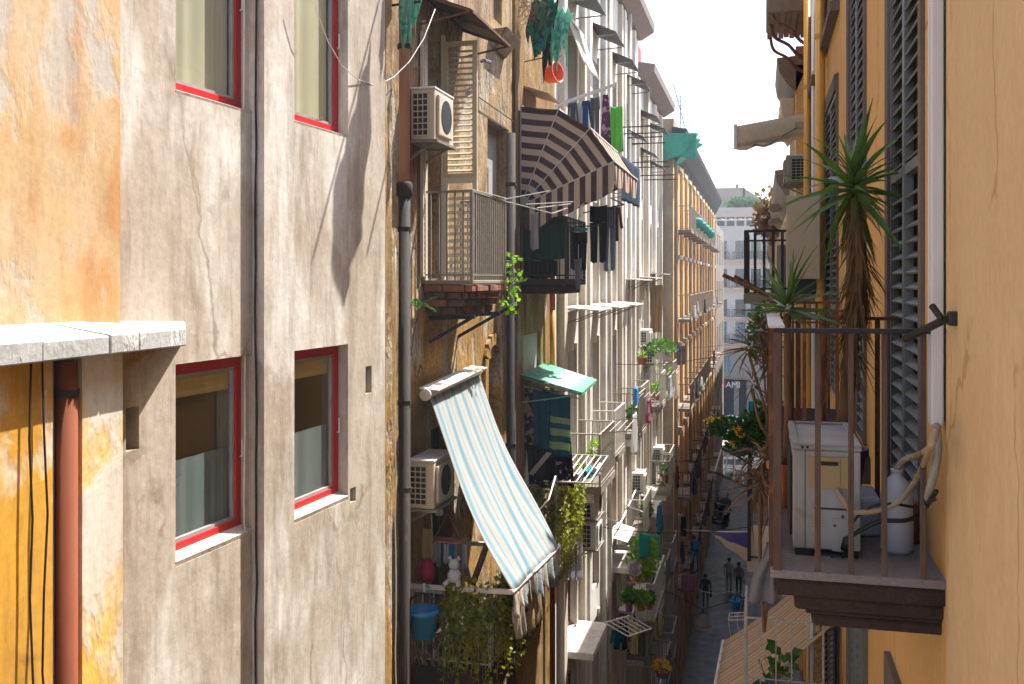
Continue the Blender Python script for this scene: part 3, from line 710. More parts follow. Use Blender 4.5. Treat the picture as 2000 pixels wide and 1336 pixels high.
# set back roof storeys
FG.block('roof_storey', 'plaster_far', 0, 26, FG.z(1450, 414), FG.z(1450, 408), -5, .2)
FG.block('roof_storey', 'plaster_far', 3, 24, FG.z(1450, 408), FG.z(1450, 403), -8, -1.6)
for k in range(14): FG.block('roof_window', 'glass_far', 8.2+k*1.05, 9.0+k*1.05, FG.z(1450, 441), FG.z(1450, 420), .002, .03)
FG.block('tower', 'stone_far', gp(1372), gp(1452), FG.z(1450, 404), FG.z(1450, 352), -14, -9)
MB().prism([FG.p(gp(1448), FG.z(1450, 352), -9), FG.p(gp(1448), FG.z(1450, 404), -9), FG.p(gp(1492), FG.z(1450, 404), -9), FG.p(gp(1492), FG.z(1450, 380), -9)], V(0, 5, 0)).build('tower', 'stone_far', og)
FG.block('chimney', 'stone_far', gp(1432), gp(1438), FG.z(1450, 352), FG.z(1450, 343), -11, -10)
# shop sign with its letters
sg = FG.block('shop_sign', 'sign_dark', gp(1409), gp(1434), FG.z(1450, 760), FG.z(1450, 741), .05, .25)
FG.block('sign_mark', 'sign_red', gp(1410), gp(1417), FG.z(1450, 757), FG.z(1450, 744), .25, .29, parent=sg)
tc = bpy.data.curves.new('sign_lettering', 'FONT'); tc.body = 'AMI'; tc.size = .92; tc.extrude = .02; tc.materials.append(M['paper_white'])
to = bpy.data.objects.new('tmp', tc); COL.objects.link(to)
dgr = bpy.context.evaluated_depsgraph_get(); me = bpy.data.meshes.new_from_object(to.evaluated_get(dgr)); bpy.data.objects.remove(to)
lo = bpy.data.objects.new('sign_lettering', me); COL.objects.link(lo); lo.rotation_euler = (R(90), 0, 0)
place(lo, FG.p(gp(1417.5), FG.z(1450, 757), .3), sg)

# ---------------------------------------------------------------- right: yellow house of the near balcony
orr = thing('yellow_building', 'yellow orange plaster house with grey window surrounds and louvred shutters on the right', 'building', (2, 10, GZ))
XR = .80
# this facade runs toward the camera so that its normal points to the street
FR = Fac((XR, 0, 0), (0, -1, 0), orr)
RY = lambda px, out=0: -FR.at(px, out)          # world Y of a pixel column on the right wall
def rwall(y0, y1, z0, z1, ops=(), rev=.1, out=0, mat='plaster_right', thick=0, nm='wall'):
    return FR.wall(nm, mat, -y1, -y0, z0, z1, [(-o[1], -o[0], *o[2:]) for o in ops], rev, out, thick)
yN = RY(1848, .02)
rwall(-3.5, yN, GZ, 4.42, [], out=.02, mat='plaster_right_near', thick=.3)
yE_ = 19.2
RW = []   # window openings: y0, y1, z0, z1
def rz(px, py): return FR.z(px, py)
wA = (RY(1803), RY(1745), -1.32, 2.6)
wB = (RY(1691), RY(1664), -1.30, 2.75)
wC_ = (RY(1637), RY(1615), -1.30, 2.05)
wD_ = (RY(1598), RY(1590), -1.30, 2.4)
wins = [wA, wB, wC_, wD_, (RY(1584), RY(1579), -1.3, 2.4)]
low = [(q[0], q[1], -5.2, -2.55) for q in wins[:4]]
upw = [(q[0], q[1], 2.95, 4.2) for q in wins]
yT = 16.5
rwall(yN, yT, GZ, 4.42, [q for q in wins + low + upw if q[1] < yT], .09)
rwall(yT, yE_, GZ, 5.25, [q for q in wins + low + upw if q[0] > yT], .09)
MB().box((XR+.002, yT, 4.42), (XR+6, yT+.2, 5.25)).build('wall', 'plaster_right', orr)
FR.block('end_wall', 'plaster_right', -yE_-.01, -yE_+.1, GZ, 5.2, -6, -.01)
def rblock(name, mat, y0, y1, z0, z1, o0, o1, parent=None, **k): return FR.block(name, mat, -y1, -y0, z0, z1, o0, o1, parent, **k)
for i, q in enumerate(wins + low + upw):
    wd = min(.17, (q[1]-q[0])*.3)
    nd = wd
    if i == 0: wd = .13; nd = .06
    elif i < 4: nd = wd*.4
    far = i % 5 >= 3 and i < 5
    rblock('surround', 'stone_grey', q[0]-nd, q[0], q[2]-.0, q[3]+wd, -.005, .025, bevel=.006)
    rblock('surround', 'stone_grey', q[1], q[1]+wd, q[2]-.0, q[3]+wd, -.005, .04, bevel=.006)
    rblock('surround', 'stone_grey', q[0], q[1], q[3], q[3]+wd, -.005, .04)
    if q[2] > 0 or q[2] < -2: rblock('sill', 'stone_grey', q[0]-wd-.05, q[1]+wd+.05, q[2]-.1, q[2], -.02, .1)
    rblock('door', 'dark_depth', q[0]-.01, q[1]+.01, q[2], q[3]+.01, -.13, -.09)  # near-black sheet stands for the unlit depth behind the shutters
    if i < 4 or i in (5, 6):
        mid = (q[0]+q[1])/2; m_ = 'shutter_teal'
        ml = (q[2]+1.0,) if i != 0 else (.62,)
        for (s0, s1) in ((q[0]+.005, mid-.004), (mid+.004, q[1]-.005)):
            shutter_leaf(orr, FR, -s1, -s0, q[2]+.02, q[3]-.01, -.03, m_, .045 if i else .04, .085, ml, th=.05, tilt=.62)
# unseen roof slabs of the right house, stepped low to let sun across
MB().box((XR-.01, -3.5, 4.422), (XR+6, yT-.01, 4.5)).build('roof', 'gutter', orr); MB().box((XR-.01, yT, 5.252), (XR+6, yE_, 5.32)).build('roof', 'gutter', orr)
MB().box((XR+5.8, -3.5, GZ), (XR+6, yE_, 4.42)).build('back_wall', 'plaster_right', orr)
# sloping under-balcony support seen below is part of the balcony; houses farther along the right row
def right_house(name, label, X, y0, y1, z1, mat, bays_, floors, w_=.9, h_=2.3, trim='plaster_cream', cor='gutter'):
    t_ = thing(name, label, 'building', (X+2, (y0+y1)/2, GZ)); F = Fac((X, 0, 0), (0, -1, 0), t_)
    ops = [(-y-w_/2, -y+w_/2, z, z+h_, .2) for y in bays_ for z in floors]
    F.wall('wall', mat, -y1, -y0, GZ, z1, ops, .2)
    MB().box((X+.002, y0, GZ), (X+6, y0+.25, z1)).build('end_wall', mat, t_)
    for i, o in enumerate(ops):
        F.block('window', ('shutter_green', 'shutter_brown', 'shutter_teal')[i % 3], o[0]-.01, o[1]+.01, o[2]-.01, o[3]+.01, -.25, -.15)
        for q in (o[0]-.13, o[1]): F.block('surround', trim, q, q+.13, o[2], o[3]+.1, -.005, .06)
    MB().prism([F.p(-y1, z1-.5, 0), F.p(-y1, z1-.35, .15), F.p(-y1, z1-.1, .3), F.p(-y1, z1+.15, .34), F.p(-y1, z1+.2, -.3)], V(0, -(y1-y0), 0) * -1 if False else F.u*(y1-y0)).build('cornice', cor, t_)
    MB().box((X-.0, y0, z1+.201), (X+6, y1, z1+.35)).build('roof', 'roof_tile', t_)
    return t_, F
oh, FH = right_house('ornate_building', 'peach house with carved cornice brackets beyond the yellow house', .62, 19.25, 22, 4.0, 'plaster_tan', [20.6], [.9, -2.4, -5.7, -9.0, -12.3])
oi_, FI = right_house('faded_building', 'faded tan house on the right with plants on its roof', .62, 22.05, 58, 2.2, 'plaster_tan', [24+3*i for i in range(11)], [-.9, -4.2, -7.5, -10.8, -14.2])
oj, FJ = right_house('last_right_building', 'pale far house at the end of the right row', .75, 58.05, 92, 2.0, 'plaster_cream', [60+3.4*i for i in range(9)], [-1, -4.4, -7.8, -11.2, -14.4])
# ================================================================== HELPERS FOR THINGS
def ac_unit(label, X0, X1, y0, y1, z0, z1, mat='cream_plastic', group=None, side=-1, fan=True, grid=7, gx=3, name='air_conditioner', bracket=True):
    """condenser on brackets: back at X0, fan face at X1, coil guard on the end facing the camera"""
    t_ = thing(name, label, 'air conditioner', ((X0+X1)/2, (y0+y1)/2, z0), group)
    MB().box((X0, y0, z0), (X1, y1, z1-.02)).build('casing', mat, t_, bevel=.012)
    MB().box((X0-.008, y0-.008, z1-.02), (X1+.008, y1+.008, z1+.004)).build('lid', 'white_plastic', t_, bevel=.006)
    xa, xb = (X0+.02, X0+(X1-X0)*.72) if X1 > X0 else (X0-.02, X0+(X1-X0)*.72)
    g = MB().box((xa, y0-.003, z0+.04), (xb, y0+.01, z1-.06)).build('coil_guard', 'black_grille', t_)
    n = grid
    r_ = MB().box((xa, y0-.012, z0+.04), (xb, y0-.004, z0+.052)).build('guard_bar', mat, g)
    rep(r_, [V(0, 0, (z1-z0-.11)*i/n) for i in range(1, n+1)], g)
    r_ = MB().box((xa, y0-.011, z0+.04), (xa+.01*(1 if xb > xa else -1), y0-.005, z1-.06)).build('guard_bar', mat, g)
    rep(r_, [V((xb-xa)*.97*i/gx, 0, 0) for i in range(1, gx+1)], g)
    sx = 1 if X1 > X0 else -1
    b = MB().box((X1, y0+.06, z0+.05), (X1+.035*sx, y1-.2*(y1-y0), z1-.07)); b.build('fan_cover', mat, t_, bevel=.015)
    MB().lathe((X1+.036*sx, y0+.06+(y1-y0-.06)*.4, (z0+z1)/2), [(.19*min(1, (z1-z0)/.6), 0), (.19*min(1, (z1-z0)/.6), .006)], 20, Matrix.Rotation(R(90*sx), 3, 'Y')).build('fan_grille', 'black_grille', t_)
    if bracket:
        b = MB()
        for yy in (y0+.1, y1-.1): MB().bar((X0-.16*sx, yy, z0-.02), (X1+.03*sx, yy, z0-.02), .035, .035).bar((X0-.16*sx, yy, z0-.25), (X1-.05*sx, yy, z0-.03), .025).build('bracket', 'iron_grey', t_)
        MB().box((X0-.02*sx, y0-.02, z0-.03), (X1+.04*sx, y1+.02, z0-.003)).build('shelf', 'iron_grey', t_)
    return t_
def hang(label, cat, mat, p, q, h, kind='towel', seed=0, amp=.02, name=None, group=None, taper=0, fold=.06):
    """one washed piece hung from a line p-q"""
    p, q = Vector(p), Vector(q); rnd = random.Random(seed); L = (q-p).length; u = (q-p)/L; n = V(u.y, -u.x, 0); n = n.normalized() if n.length > 1e-4 else V(0,-1,0)
    ph = rnd.uniform(0, 6); k = 2*math.pi*max(1.2, L/.16)
    def surf(x0, x1, z0, z1, off=0, tp=0):
        def fn(a, b):
            c = (x0+x1)/2; w_ = (x1-x0)*(1 - tp*b)
            x = c + (a-.5)*w_
            wv = amp*(.35+b)*(math.sin(k*x/L + ph) + .5*math.sin(k*2.1*x/L + ph*2 + b*3))
            sag = -.02*math.sin(math.pi*min(1, max(0, x/L)))
            return p + u*x + V(0,0,-z0 - (z1-z0)*b + sag + .012*math.sin(ph+a*9)*b) + n*(off + wv)
        return fn
    b = MB()
    if kind == 'towel':
        b.grid(surf(0, L, 0, h, fold*.3, taper), 14, 10); b.grid(surf(0, L, 0, h*.72, -fold*.3, taper), 10, 8)
        b.grid(lambda a, c: surf(0, L, 0, h, fold*.3*(1-2*c))(a, 0) + V(0,0,.008*math.sin(math.pi*c)), 10, 2)
    elif kind == 'sheet': b.grid(surf(0, L, 0, h, 0, taper), 18, 14)
    elif kind == 'trousers':
        b.grid(surf(0, L, 0, h*.3), 12, 4); b.grid(surf(0, L*.47, h*.295, h, 0, .25), 8, 10); b.grid(surf(L*.53, L, h*.295, h, .03, .25), 8, 10)
    elif kind == 'shirt':
        b.grid(surf(L*.2, L*.8, 0, h, 0, -.12), 12, 10)
        for (s0, s1, d_) in ((0, .24, -1), (.76, 1., 1)):
            b.grid(lambda a, c, s0=s0, s1=s1, d_=d_: surf(L*s0, L*s1, 0, h*.62, .02)(a, c) + u*d_*.05*c + V(0,0,-.02), 6, 7)
    elif kind == 'dress': b.grid(surf(L*.3, L*.7, 0, h, 0, -.9), 14, 12)
    nm = name or {'towel': 'towel', 'sheet': 'hanging_sheet', 'trousers': 'trousers', 'shirt': 'shirt', 'dress': 'dress'}[kind]
    o = b.build(nm, mat, None, smooth=True, solid=.006); tag(o, label, cat, group); return o
def rod_line(label, cat, pts_list, r, mat='wire', name='clothes_line', group=None, part='rod'):
    c = Vector(pts_list[0][0]); t_ = thing(name, label, cat, c, group)
    for pts in pts_list: MB().tube(pts, r, 5).build(part, mat, t_)
    return t_
def cable(label, pts, r=.006, mat='cable_black', name='cable', cat='cable', sag=0, n=14, group=None):
    pts = [Vector(p) for p in pts]
    if sag:
        a, b_ = pts[0], pts[-1]; pts = [a.lerp(b_, i/n) - V(0,0,4*sag*(i/n)*(1-i/n)) for i in range(n+1)]
    o = MB().tube(pts, r, 5).build(name, mat, None, smooth=True); return tag(o, label, cat, group)
def wiggle(p, q, n, amp, seed=0):
    rnd = random.Random(seed); p, q = Vector(p), Vector(q); out = []
    for i in range(n+1): out.append(p.lerp(q, i/n) + V(rnd.uniform(-1,1), rnd.uniform(-1,1), 0)*amp*(0 if i in (0, n) else 1))
    return out
def leaf_shape(L, w, droop=.3, fold=.15, seg=6):
    """one blade growing along +X, arching down"""
    vs, fs = [], []
    for i in range(seg+1):
        t_ = i/seg; x = L*t_*(1-.12*droop*t_); z = -droop*L*t_*t_
        ww = w*(.55+.9*t_ if t_ < .35 else (1-t_)/.65*.95)*.5 + .0006
        vs += [(x, -ww, z+ww*fold), (x, 0, z-ww*fold*.5), (x, ww, z+ww*fold)]
    for i in range(seg):
        a = i*3; fs += [(a, a+3, a+4, a+1), (a+1, a+4, a+5, a+2)]
    return vs, fs
LEAFM = {}
def leaf_obj(parent, key, loc, az, el, mat, sc=1., roll=0, name='leaf'):
    k = (*key, mat)
    if k not in LEAFM:
        vs, fs = leaf_shape(*key); me = bpy.data.meshes.new('leaf'); me.from_pydata(vs, [], fs); me.update()
        for p in me.polygons: p.use_smooth = True
        me.materials.append(M[mat]); LEAFM[k] = me
    o = bpy.data.objects.new(name, LEAFM[k]); COL.objects.link(o); place(o, loc, parent)
    o.rotation_euler = (roll, -el, az); o.scale = (sc,)*3; return o
def clump(b, c, rx, ry, rz, n, size, rnd, shell=.35, asp=.55):
    """many small leaves spread through an ellipsoid"""
    for _ in range(n):
        while 1:
            v = V(rnd.uniform(-1,1), rnd.uniform(-1,1), rnd.uniform(-1,1))
            if shell < v.length < 1: break
        p = Vector(c) + V(v.x*rx, v.y*ry, v.z*rz); s_ = size*rnd.uniform(.6, 1.3)
        d = (v + V(rnd.uniform(-.7,.7), rnd.uniform(-.7,.7), rnd.uniform(-.3,.8))).normalized(); e = d.orthogonal(); e.rotate(Matrix.Rotation(rnd.uniform(0, 6.3), 3, d)); 
        b.add([p - e*s_*asp*.5*.2, p + d*s_*.5 + e*s_*asp*.5, p + d*s_, p + d*s_*.5 - e*s_*asp*.5], [(0,1,2,3)])
    return b
def pot(parent, c, r, h, mat='clay_pot', name='pot'):
    o = MB().lathe(c, [(r*.7, 0), (r*.95, h*.85), (r*1.08, h*.86), (r*1.08, h), (r*.9, h), (r*.88, h*.9)], 14).build(name, mat, parent, smooth=False)
    MB().lathe(Vector(c)+V(0,0,h*.88), [(r*.9, 0), (r*.9, .01)], 12).build('soil', 'dark_soil', o); return o
def potted(label, c, r, h, foliage, mats='leaf_green', potmat='clay_pot', seed=1, size=.07, n=220, group=None, name='potted_plant'):
    c = Vector(c); t_ = thing(name, label, 'plant', c, group); pot(t_, c, r, h, potmat); rnd = random.Random(seed)
    b = MB()
    for (dx, dy, dz, rx, ry, rz) in foliage: clump(b, c+V(dx, dy, h+dz), rx, ry, rz, int(n*max(.4, rx*ry*rz/.008) if n < 150 else n), size, rnd)
    b.build('foliage', mats, t_, kind='stuff')
    b = MB()
    for k in range(5): b.tube([c+V(0,0,h*.9), c+V(rnd.uniform(-.05,.05), rnd.uniform(-.05,.05), h+.12), c+V(rnd.uniform(-.12,.12), rnd.uniform(-.12,.12), h+.3)], .006, 4)
    b.build('stems', 'trunk', t_, kind='stuff'); return t_
def railing(par, pts, z0, z1, mat, pitch=.11, bw=.014, rail=.03, mid=None, posts=True, railmat=None, bmat=None, barname='baluster', round_=False, rail_low=True):
    """rails, posts and balusters along a path of (x,y) corners; children of a balcony slab"""
    for i in range(len(pts)-1):
        a, c = V(*pts[i], 0), V(*pts[i+1], 0); L = (c-a).length; d = (c-a)/L
        MB().bar(a+V(0,0,z1) - d*(.01 if i == 0 else -rail/2), c+V(0,0,z1) + d*rail/2, rail, rail*.6).build('handrail', railmat or mat, par)
        if rail_low: MB().bar(a+V(0,0,z0+.06)+d*rail/2, c+V(0,0,z0+.06)-d*rail/2, rail*.6, rail*.5).build('bottom_rail', mat, par)
        if mid: MB().bar(a+V(0,0,mid)+d*rail/2, c+V(0,0,mid)-d*rail/2, rail*.55, rail*.45).build('middle_rail', mat, par)
        n = max(2, int(L/pitch))
        b0 = MB(); q = a + d*L/n
        if round_: b0.tube([q+V(0,0,z0), q+V(0,0,z1-rail*.3)], bw*.6, 6)
        else: b0.bar(q+V(0,0,z0), q+V(0,0,z1-rail*.3), bw)
        o = b0.build(barname, bmat or mat, par); rep(o, [d*(L*k/n) for k in range(1, n-1)], par)
    if posts:
        for p_ in pts: MB().bar(V(*p_, z0-.01), V(*p_, z1+.004), rail*1.05).build('post', mat, par)

# ================================================================== NEAR LEFT WALL THINGS
random.seed(11)
y = FA.at(146, .02)
t_ = thing('drainpipe', 'rust red drainpipe in the slot of the yellow wall', 'drainpipe', (XL-.02, y, -6))
MB().tube([(XL-.03, y, -7), (XL-.03, y, -.42)], .056, 12).build('pipe', 'rust_pipe', t_, smooth=True)
for z in (-.60, -2.4): MB().tube([(XL-.03, y, z), (XL-.03, y, z+.035)], .066, 12).bar((XL-.2, y-.02, z+.01), (XL-.03, y-.02, z+.01), .02).build('clamp', 'iron_black', t_)
y = FA.at(117, .0)
tag(MB().tube([(XL-.06, y, -7), (XL-.06, y, -.42)], .02, 8).build('conduit', 'alu', None, smooth=True), 'thin grey conduit beside the rust red drainpipe', 'conduit')
for k, (px, out, lab) in enumerate(((95, .10, 'black cable hanging in front of the yellow wall, nearer the drainpipe'), (84, .13, 'black cable hanging in front of the yellow wall, farther from the drainpipe'))):
    y = FA.at(px, out)
    cable(lab, wiggle((XL+out, y+.02, -6.5), (XL+.03, y+.04, -.39), 16, .016, k), .006)
# cables in the wall joint
for k, (da, dz, m_, r_, lab) in enumerate(((.022, .045, 'cable_black', .008, 'black cable running down the joint between the red windows'), (.055, -.03, 'wire', .007, 'thin pale cable beside the black cable in the wall joint'))):
    q0, q1 = FB.p(a_j1-da, -6.5, dz), FB.p(a_j1-da, 5, dz); cable(lab, wiggle(q0, q1, 40, .006, 5+k), r_, m_)
a = FB.at(745, PR); cable('thin pale cable down the ochre wall corner', wiggle(FB.p(FB.at(768, .1), -6, .13), FB.p(FB.at(765, .1), .3, .14), 20, .008, 9), .005, 'wire')
o = cable('pale wire sagging from the red window to the iron canopy', [atS(606, -40, 7.6), atS(618, 20, 7.7), atS(640, 80, 7.9), atS(668, 128, 8.2), atS(700, 156, 8.6), atS(735, 168, 9.0), atS(770, 150, 9.4), atS(800, 120, 9.8), atS(828, 75, 10.2), atS(850, 18, 10.5)], .0038, 'wire')
# terracotta and iron drainpipe of the ochre house
y0_ = onX(790, 0, -3.60).y
t_ = thing('drainpipe', 'terracotta drainpipe turning black below at the ochre house corner', 'drainpipe', (-3.60, y0_, GZ))
zc = (HOR-358)/FPX*10.3
MB().tube([(-3.60, y0_, zc), (-3.60, y0_, 6)], .058, 12).build('upper_pipe', 'terracotta', t_, smooth=True)
MB().tube([(-3.60, y0_, zc-.14), (-3.60, y0_, zc-.12), (-3.60, y0_, zc), (-3.60, y0_, zc+.02)], [.06, .085, .085, .062], 12).build('collar', 'pipe_dark', t_, smooth=True)
MB().tube([(-3.60, y0_, GZ), (-3.60, y0_, zc-.12)], .062, 12).build('lower_pipe', 'pipe_dark', t_, smooth=True)
for z in (zc-.5, -1.3, -2.2, 2.4): MB().tube([(-3.60, y0_, z), (-3.60, y0_, z+.05)], .074, 12).build('clamp', 'pipe_dark', t_)
MB().bar((-3.72, y0_-.05, 2.85), (-3.40, y0_-.05, 2.87), .02).build('hook', 'iron_black', t_)
def rag(name, label, mat, p, w_, h, seed, cat='net', parts=3):
    """a crumpled hanging net"""
    rnd = random.Random(seed); t_ = thing(name, label, cat, p); p = Vector(p)
    for k in range(parts):
        ph = [rnd.uniform(0, 6) for _ in range(4)]; x0 = rnd.uniform(-.5, .1)*w_; ww = w_*rnd.uniform(.6, 1.); hh = h*rnd.uniform(.7, 1.)
        MB().grid(lambda a, b: p + V(x0 + ww*a*(1-.45*b) + .12*w_*math.sin(ph[0]+b*5), .1*w_*math.sin(ph[1]+a*9+b*4) + .05*k - .05, -hh*b*(1 - .25*math.sin(ph[2]+a*5)) + .06*math.sin(ph[3]+a*12)), 10, 14).build('net_fold', mat, t_, smooth=True, solid=.004)
    return t_
rag('torn_net', 'torn turquoise net strip tied above the terracotta pipe', 'net_mint', (-3.52, y0_-.07, 3.05), .17, .60, 4)
# ================================================================== OCHRE HOUSE, UPPER BALCONY
ac_unit('upper cream air conditioner between the terracotta pipe and the louvred shutter', -3.68, -3.41, 10.18, 10.86, onX(803, 264, -3.55).z, onX(803, 158, -3.55).z)
def slab_balcony(F, a0, a1, z, proj, th, mat, label=None, topmat=None):
    o = F.block('balcony', mat, a0, a1, z-th, z, -.05, proj, bevel=.012)
    if label: o['label'] = label
    if topmat: F.block('floor', topmat, a0-.02, a1+.02, z+.001, z+.03, -.01, proj+.03, parent=o)
    return o
bA = slab_balcony(FC, 10.72, 12.25, .0, .60, .05, 'slab_mid', 'balcony on crumbling bricks with grey iron rails')
rnd = random.Random(5)
for lay in range(4):      # crumbling brick courses under the slab, each farther in
    zz = -.055 - lay*.085; ins = lay*.05 + (.02 if lay % 2 else 0); h = .076
    x = XC + .01; xe = XC + .60 - ins
    while x < xe - .03:
        l = min(rnd.uniform(.16, .27), xe - x); j = rnd.uniform(-.012, .012)
        MB().box((x, 10.74+ins*.6+j, zz-h), (x+l-.012, 10.74+ins*.6+.14, zz)).build('brick', 'brick_dark' if rnd.random() < .7 else 'brick', bA, bevel=.008); x += l
    yy = 10.74+ins*.6+.15
    while yy < 12.2:
        l = min(rnd.uniform(.11, .24), 12.23-yy); j = rnd.uniform(-.012, .012)
        MB().box((xe-.13, yy, zz-h), (xe+j, yy+l-.012, zz)).build('brick', 'brick' if rnd.random() < .6 else 'brick_dark', bA, bevel=.008); yy += l
MB().box((XC+.0, 10.95, -.40), (XC+.42, 12.15, -.06)).build('core', 'brick_dark', bA)
for yy in (10.98, 12.1):
    MB().bar((XC, yy, -.44), (XC+.55, yy, -.42), .05, .05).bar((XC, yy, -.72), (XC+.62, yy+.1, -.36), .04, .04).build('bracket', 'iron_black', bA)
railing(bA, [(XC, 10.74), (XC+.58, 10.74), (XC+.58, 12.22), (XC, 12.22)], .0, 1.0, 'iron_grey', pitch=.085, bw=.018, rail=.035, rail_low=True)
# open louvred leaf standing square to the wall
FL = Fac((-3.71, 11.44, 0), (1, 0, 0), oc)
lf = shutter_leaf(oc, FL, 0, .42, 1.22, 2.86, 0, 'shutter_beige', .055, .068, (), th=.04, tilt=.55)
lf2 = shutter_leaf(oc, FL, 0, .42, .04, 1.215, 0, 'shutter_cream', .055, .085, (), th=.035, tilt=1.25)
FL2 = Fac((-3.70, 10.60, 0), (0, 1, 0), oc)
shutter_leaf(oc, FL2, 0, .09, .04, 2.8, -.02, 'shutter_cream', .03, .07)
FC.block('door_frame', 'shutter_cream', dA[0]-.08, dA[0], 0, 2.95, -.01, .04); FC.block('door_frame', 'shutter_cream', dA[1], dA[1]+.07, 0, 2.95, -.01, .04)
t_ = thing('door_canopy', 'rusty iron framed canopy above the louvred shutter', 'canopy', (XC, 11.2, 3.2))
c0, c1, c2, c3 = onX(826, 14, XC), onX(888, 22, XC), onX(936, 62, -3.0), onX(882, 48, -3.05)
c1 = V(XC, 12.3, 3.22); c0 = V(XC, 10.6, 3.22); c2 = V(-3.12, 12.3, 2.98); c3 = V(-3.12, 10.6, 2.98)
for (a, b_) in ((c0, c3), (c3, c2), (c2, c1), (c0, c1), ((c0+c1)/2, (c2+c3)/2)): MB().bar(a, b_, .035, .03).build('frame_bar', 'iron_rust', t_)
for a, b_ in ((c3, c0-V(0,0,.35)), (c2, c1-V(0,0,.35))): MB().bar(a, b_, .02).build('brace', 'iron_rust', t_)
MB().obox(c0+V(0,0,.016), c1-c0, c3-c0, V(0,0,.012)).build('sheet', 'canopy_dark', t_)
# drying arms on the balcony rail
q = [onX(935, 372, -3.15), onX(1012, 352, -2.9)]
rod_line('folding drying arm of thin pale rods reaching past the iron balcony', 'drying rack', [[V(-3.16, 12.2, 1.02), V(-2.72, 12.9, 1.18)], [V(-3.16, 12.2, 1.0), V(-2.62, 12.6, .86)], [V(-3.16, 10.75, 1.02), V(-3.12, 12.2, 1.03)],
    [V(-2.62, 12.6, .86), V(-2.62, 13.6, 1.0)], [V(-2.78, 12.4, .92), V(-2.55, 13.5, 1.05)], [V(-2.9, 12.3, .96), V(-2.5, 13.4, 1.07)]], .007, 'iron_pale', 'drying_rack')
hang('narrow pale rag hanging from the end of the drying arm', 'rag', 'cl_gauze', V(-3.0, 13.0, .92), V(-2.9, 13.02, .92), .5, 'sheet', 3, .01, name='rag')
def fern(label, c, n, L, seed, mat='leaf_fern', name='fern', up=.5, az0=None):
    t_ = thing(name, label, 'plant', c); rnd = random.Random(seed)
    for k in range(n):
        az = rnd.uniform(-2.6, .6) if az0 is None else az0 + rnd.uniform(-1.3, 1.3)
        el = rnd.uniform(-.2, .9)*up*1.6; l = L*rnd.uniform(.6, 1.1)
        b = MB(); d = V(math.cos(az)*math.cos(el), math.sin(az)*math.cos(el), math.sin(el)); sd = d.cross(ZV).normalized()
        for i in range(1, 12):
            t0 = i/12; p = Vector(c) + d*l*t0 - V(0,0,.35*l*t0*t0); w_ = l*.26*(1-t0)*(1.2 if t0 > .15 else .6)
            for s_ in (-1, 1): b.add([p, p + sd*s_*w_*.6 + d*.012, p + sd*s_*w_ + d*.03 - V(0,0,.01), p + sd*s_*w_*.5 + d*.035], [(0,1,2,3)])
        b.tube([Vector(c) + d*l*i/4 - V(0,0,.35*l*(i/4)**2) for i in range(5)], .003, 3)
        b.build('frond', mat, t_)
    return t_
fern('small fern growing from the wall below the iron balcony', (-3.66, 10.35, -.28), 9, .30, 2)
def wall_weed(label, c, h, seed, mat='leaf_bright', n=90, r=.12, name='wall_plant', size=.075):
    t_ = thing(name, label, 'plant', c); rnd = random.Random(seed); c = Vector(c)
    pts = wiggle(c, c+V(.05, 0, h), 6, .04, seed); MB().tube(pts, .006, 4).build('stem', 'trunk', t_)
    b = MB()
    for p in pts: clump(b, p, r, r, h/8, n//6, size, rnd, 0)
    b.build('foliage', mat, t_, kind='stuff'); return t_
wall_weed('bright green weed sprouting at the end of the brick balcony', (-3.12, 12.32, -.36), .62, 4)
# ================================================================== OCHRE HOUSE, PURPLE AWNING AND ITS BALCONY
ya, yb = 15.35, 18.35; px_, pz = -3.70, 1.18
t_ = thing('striped_dome_awning', 'brown and cream striped dome awning over the tarpaulin balcony', 'awning', (px_, (ya+yb)/2, pz))
rib = [(90, 1.58), (68, 1.62), (47, 1.62), (24, 1.62)]
rp = [V(px_ + r_*math.cos(R(a)), 0, pz + r_*math.sin(R(a))) for a, r_ in rib]
def endpt(a, b):     # a sweeps the ribs, b runs from pivot to rim
    x = a*3; i = min(2, int(x)); f = x - i
    q = rp[i].lerp(rp[i+1], f); q = V(px_, 0, pz).lerp(q, b)
    return q
bulge = lambda a, b: .05*math.sin(math.pi*((a*3) % 1))*b
MB().grid(lambda a, b: endpt(a, .04+.96*b) + V(0, ya + .02 + bulge(a, b) , 0), 18, 8).build('end_panel', 'awning_side', t_)
MB().grid(lambda a, b: endpt(a, .04+.96*b) + V(0, yb, 0), 18, 8).build('end_panel', 'awning_side', t_)
MB().grid(lambda a, b: endpt(b, 1.) + V(-.03*math.sin(math.pi*((b*3) % 1))*math.sin(math.pi*a), ya + (yb-ya)*a, -.04*math.sin(math.pi*((b*3) % 1))), 16, 18).build('roof_panel', 'awning_purple', t_)
def scal(a): return .30 + .07*abs(math.sin(a*math.pi*3))
MB().grid(lambda a, b: rp[3] + V(.02*math.sin(a*30)*b, ya + (yb-ya)*a, -scal(a)*b), 40, 6).build('valance', 'awning_purple', t_, smooth=True)
MB().grid(lambda a, b: V(px_+.05, ya-.005, pz+.03).lerp(rp[3]+V(0, ya-.005, 0), a) + V(0, .02*math.sin(a*22)*b, -(scal(a)+.12)*b), 40, 6).build('valance', 'awning_purple', t_, smooth=True)
for i, q in enumerate(rp):
    for yy in (ya-.01, yb+.01): MB().bar(V(px_, yy, pz), q + V(0, yy, 0), .014).build('rib', 'alu', t_)
    MB().bar(q+V(.004, ya, .004), q+V(.004, yb, .004), .025).build('cross_bar', 'pole_white', t_)
bB = slab_balcony(FC, 15.45, 17.2, .02, .76, .10, 'slab_dark', 'dark slab balcony hung with a green tarpaulin')
FC.block('moulding', 'slab_dark', 15.5, 17.1, -.22, -.08, -.02, .68, parent=bB, bevel=.02)
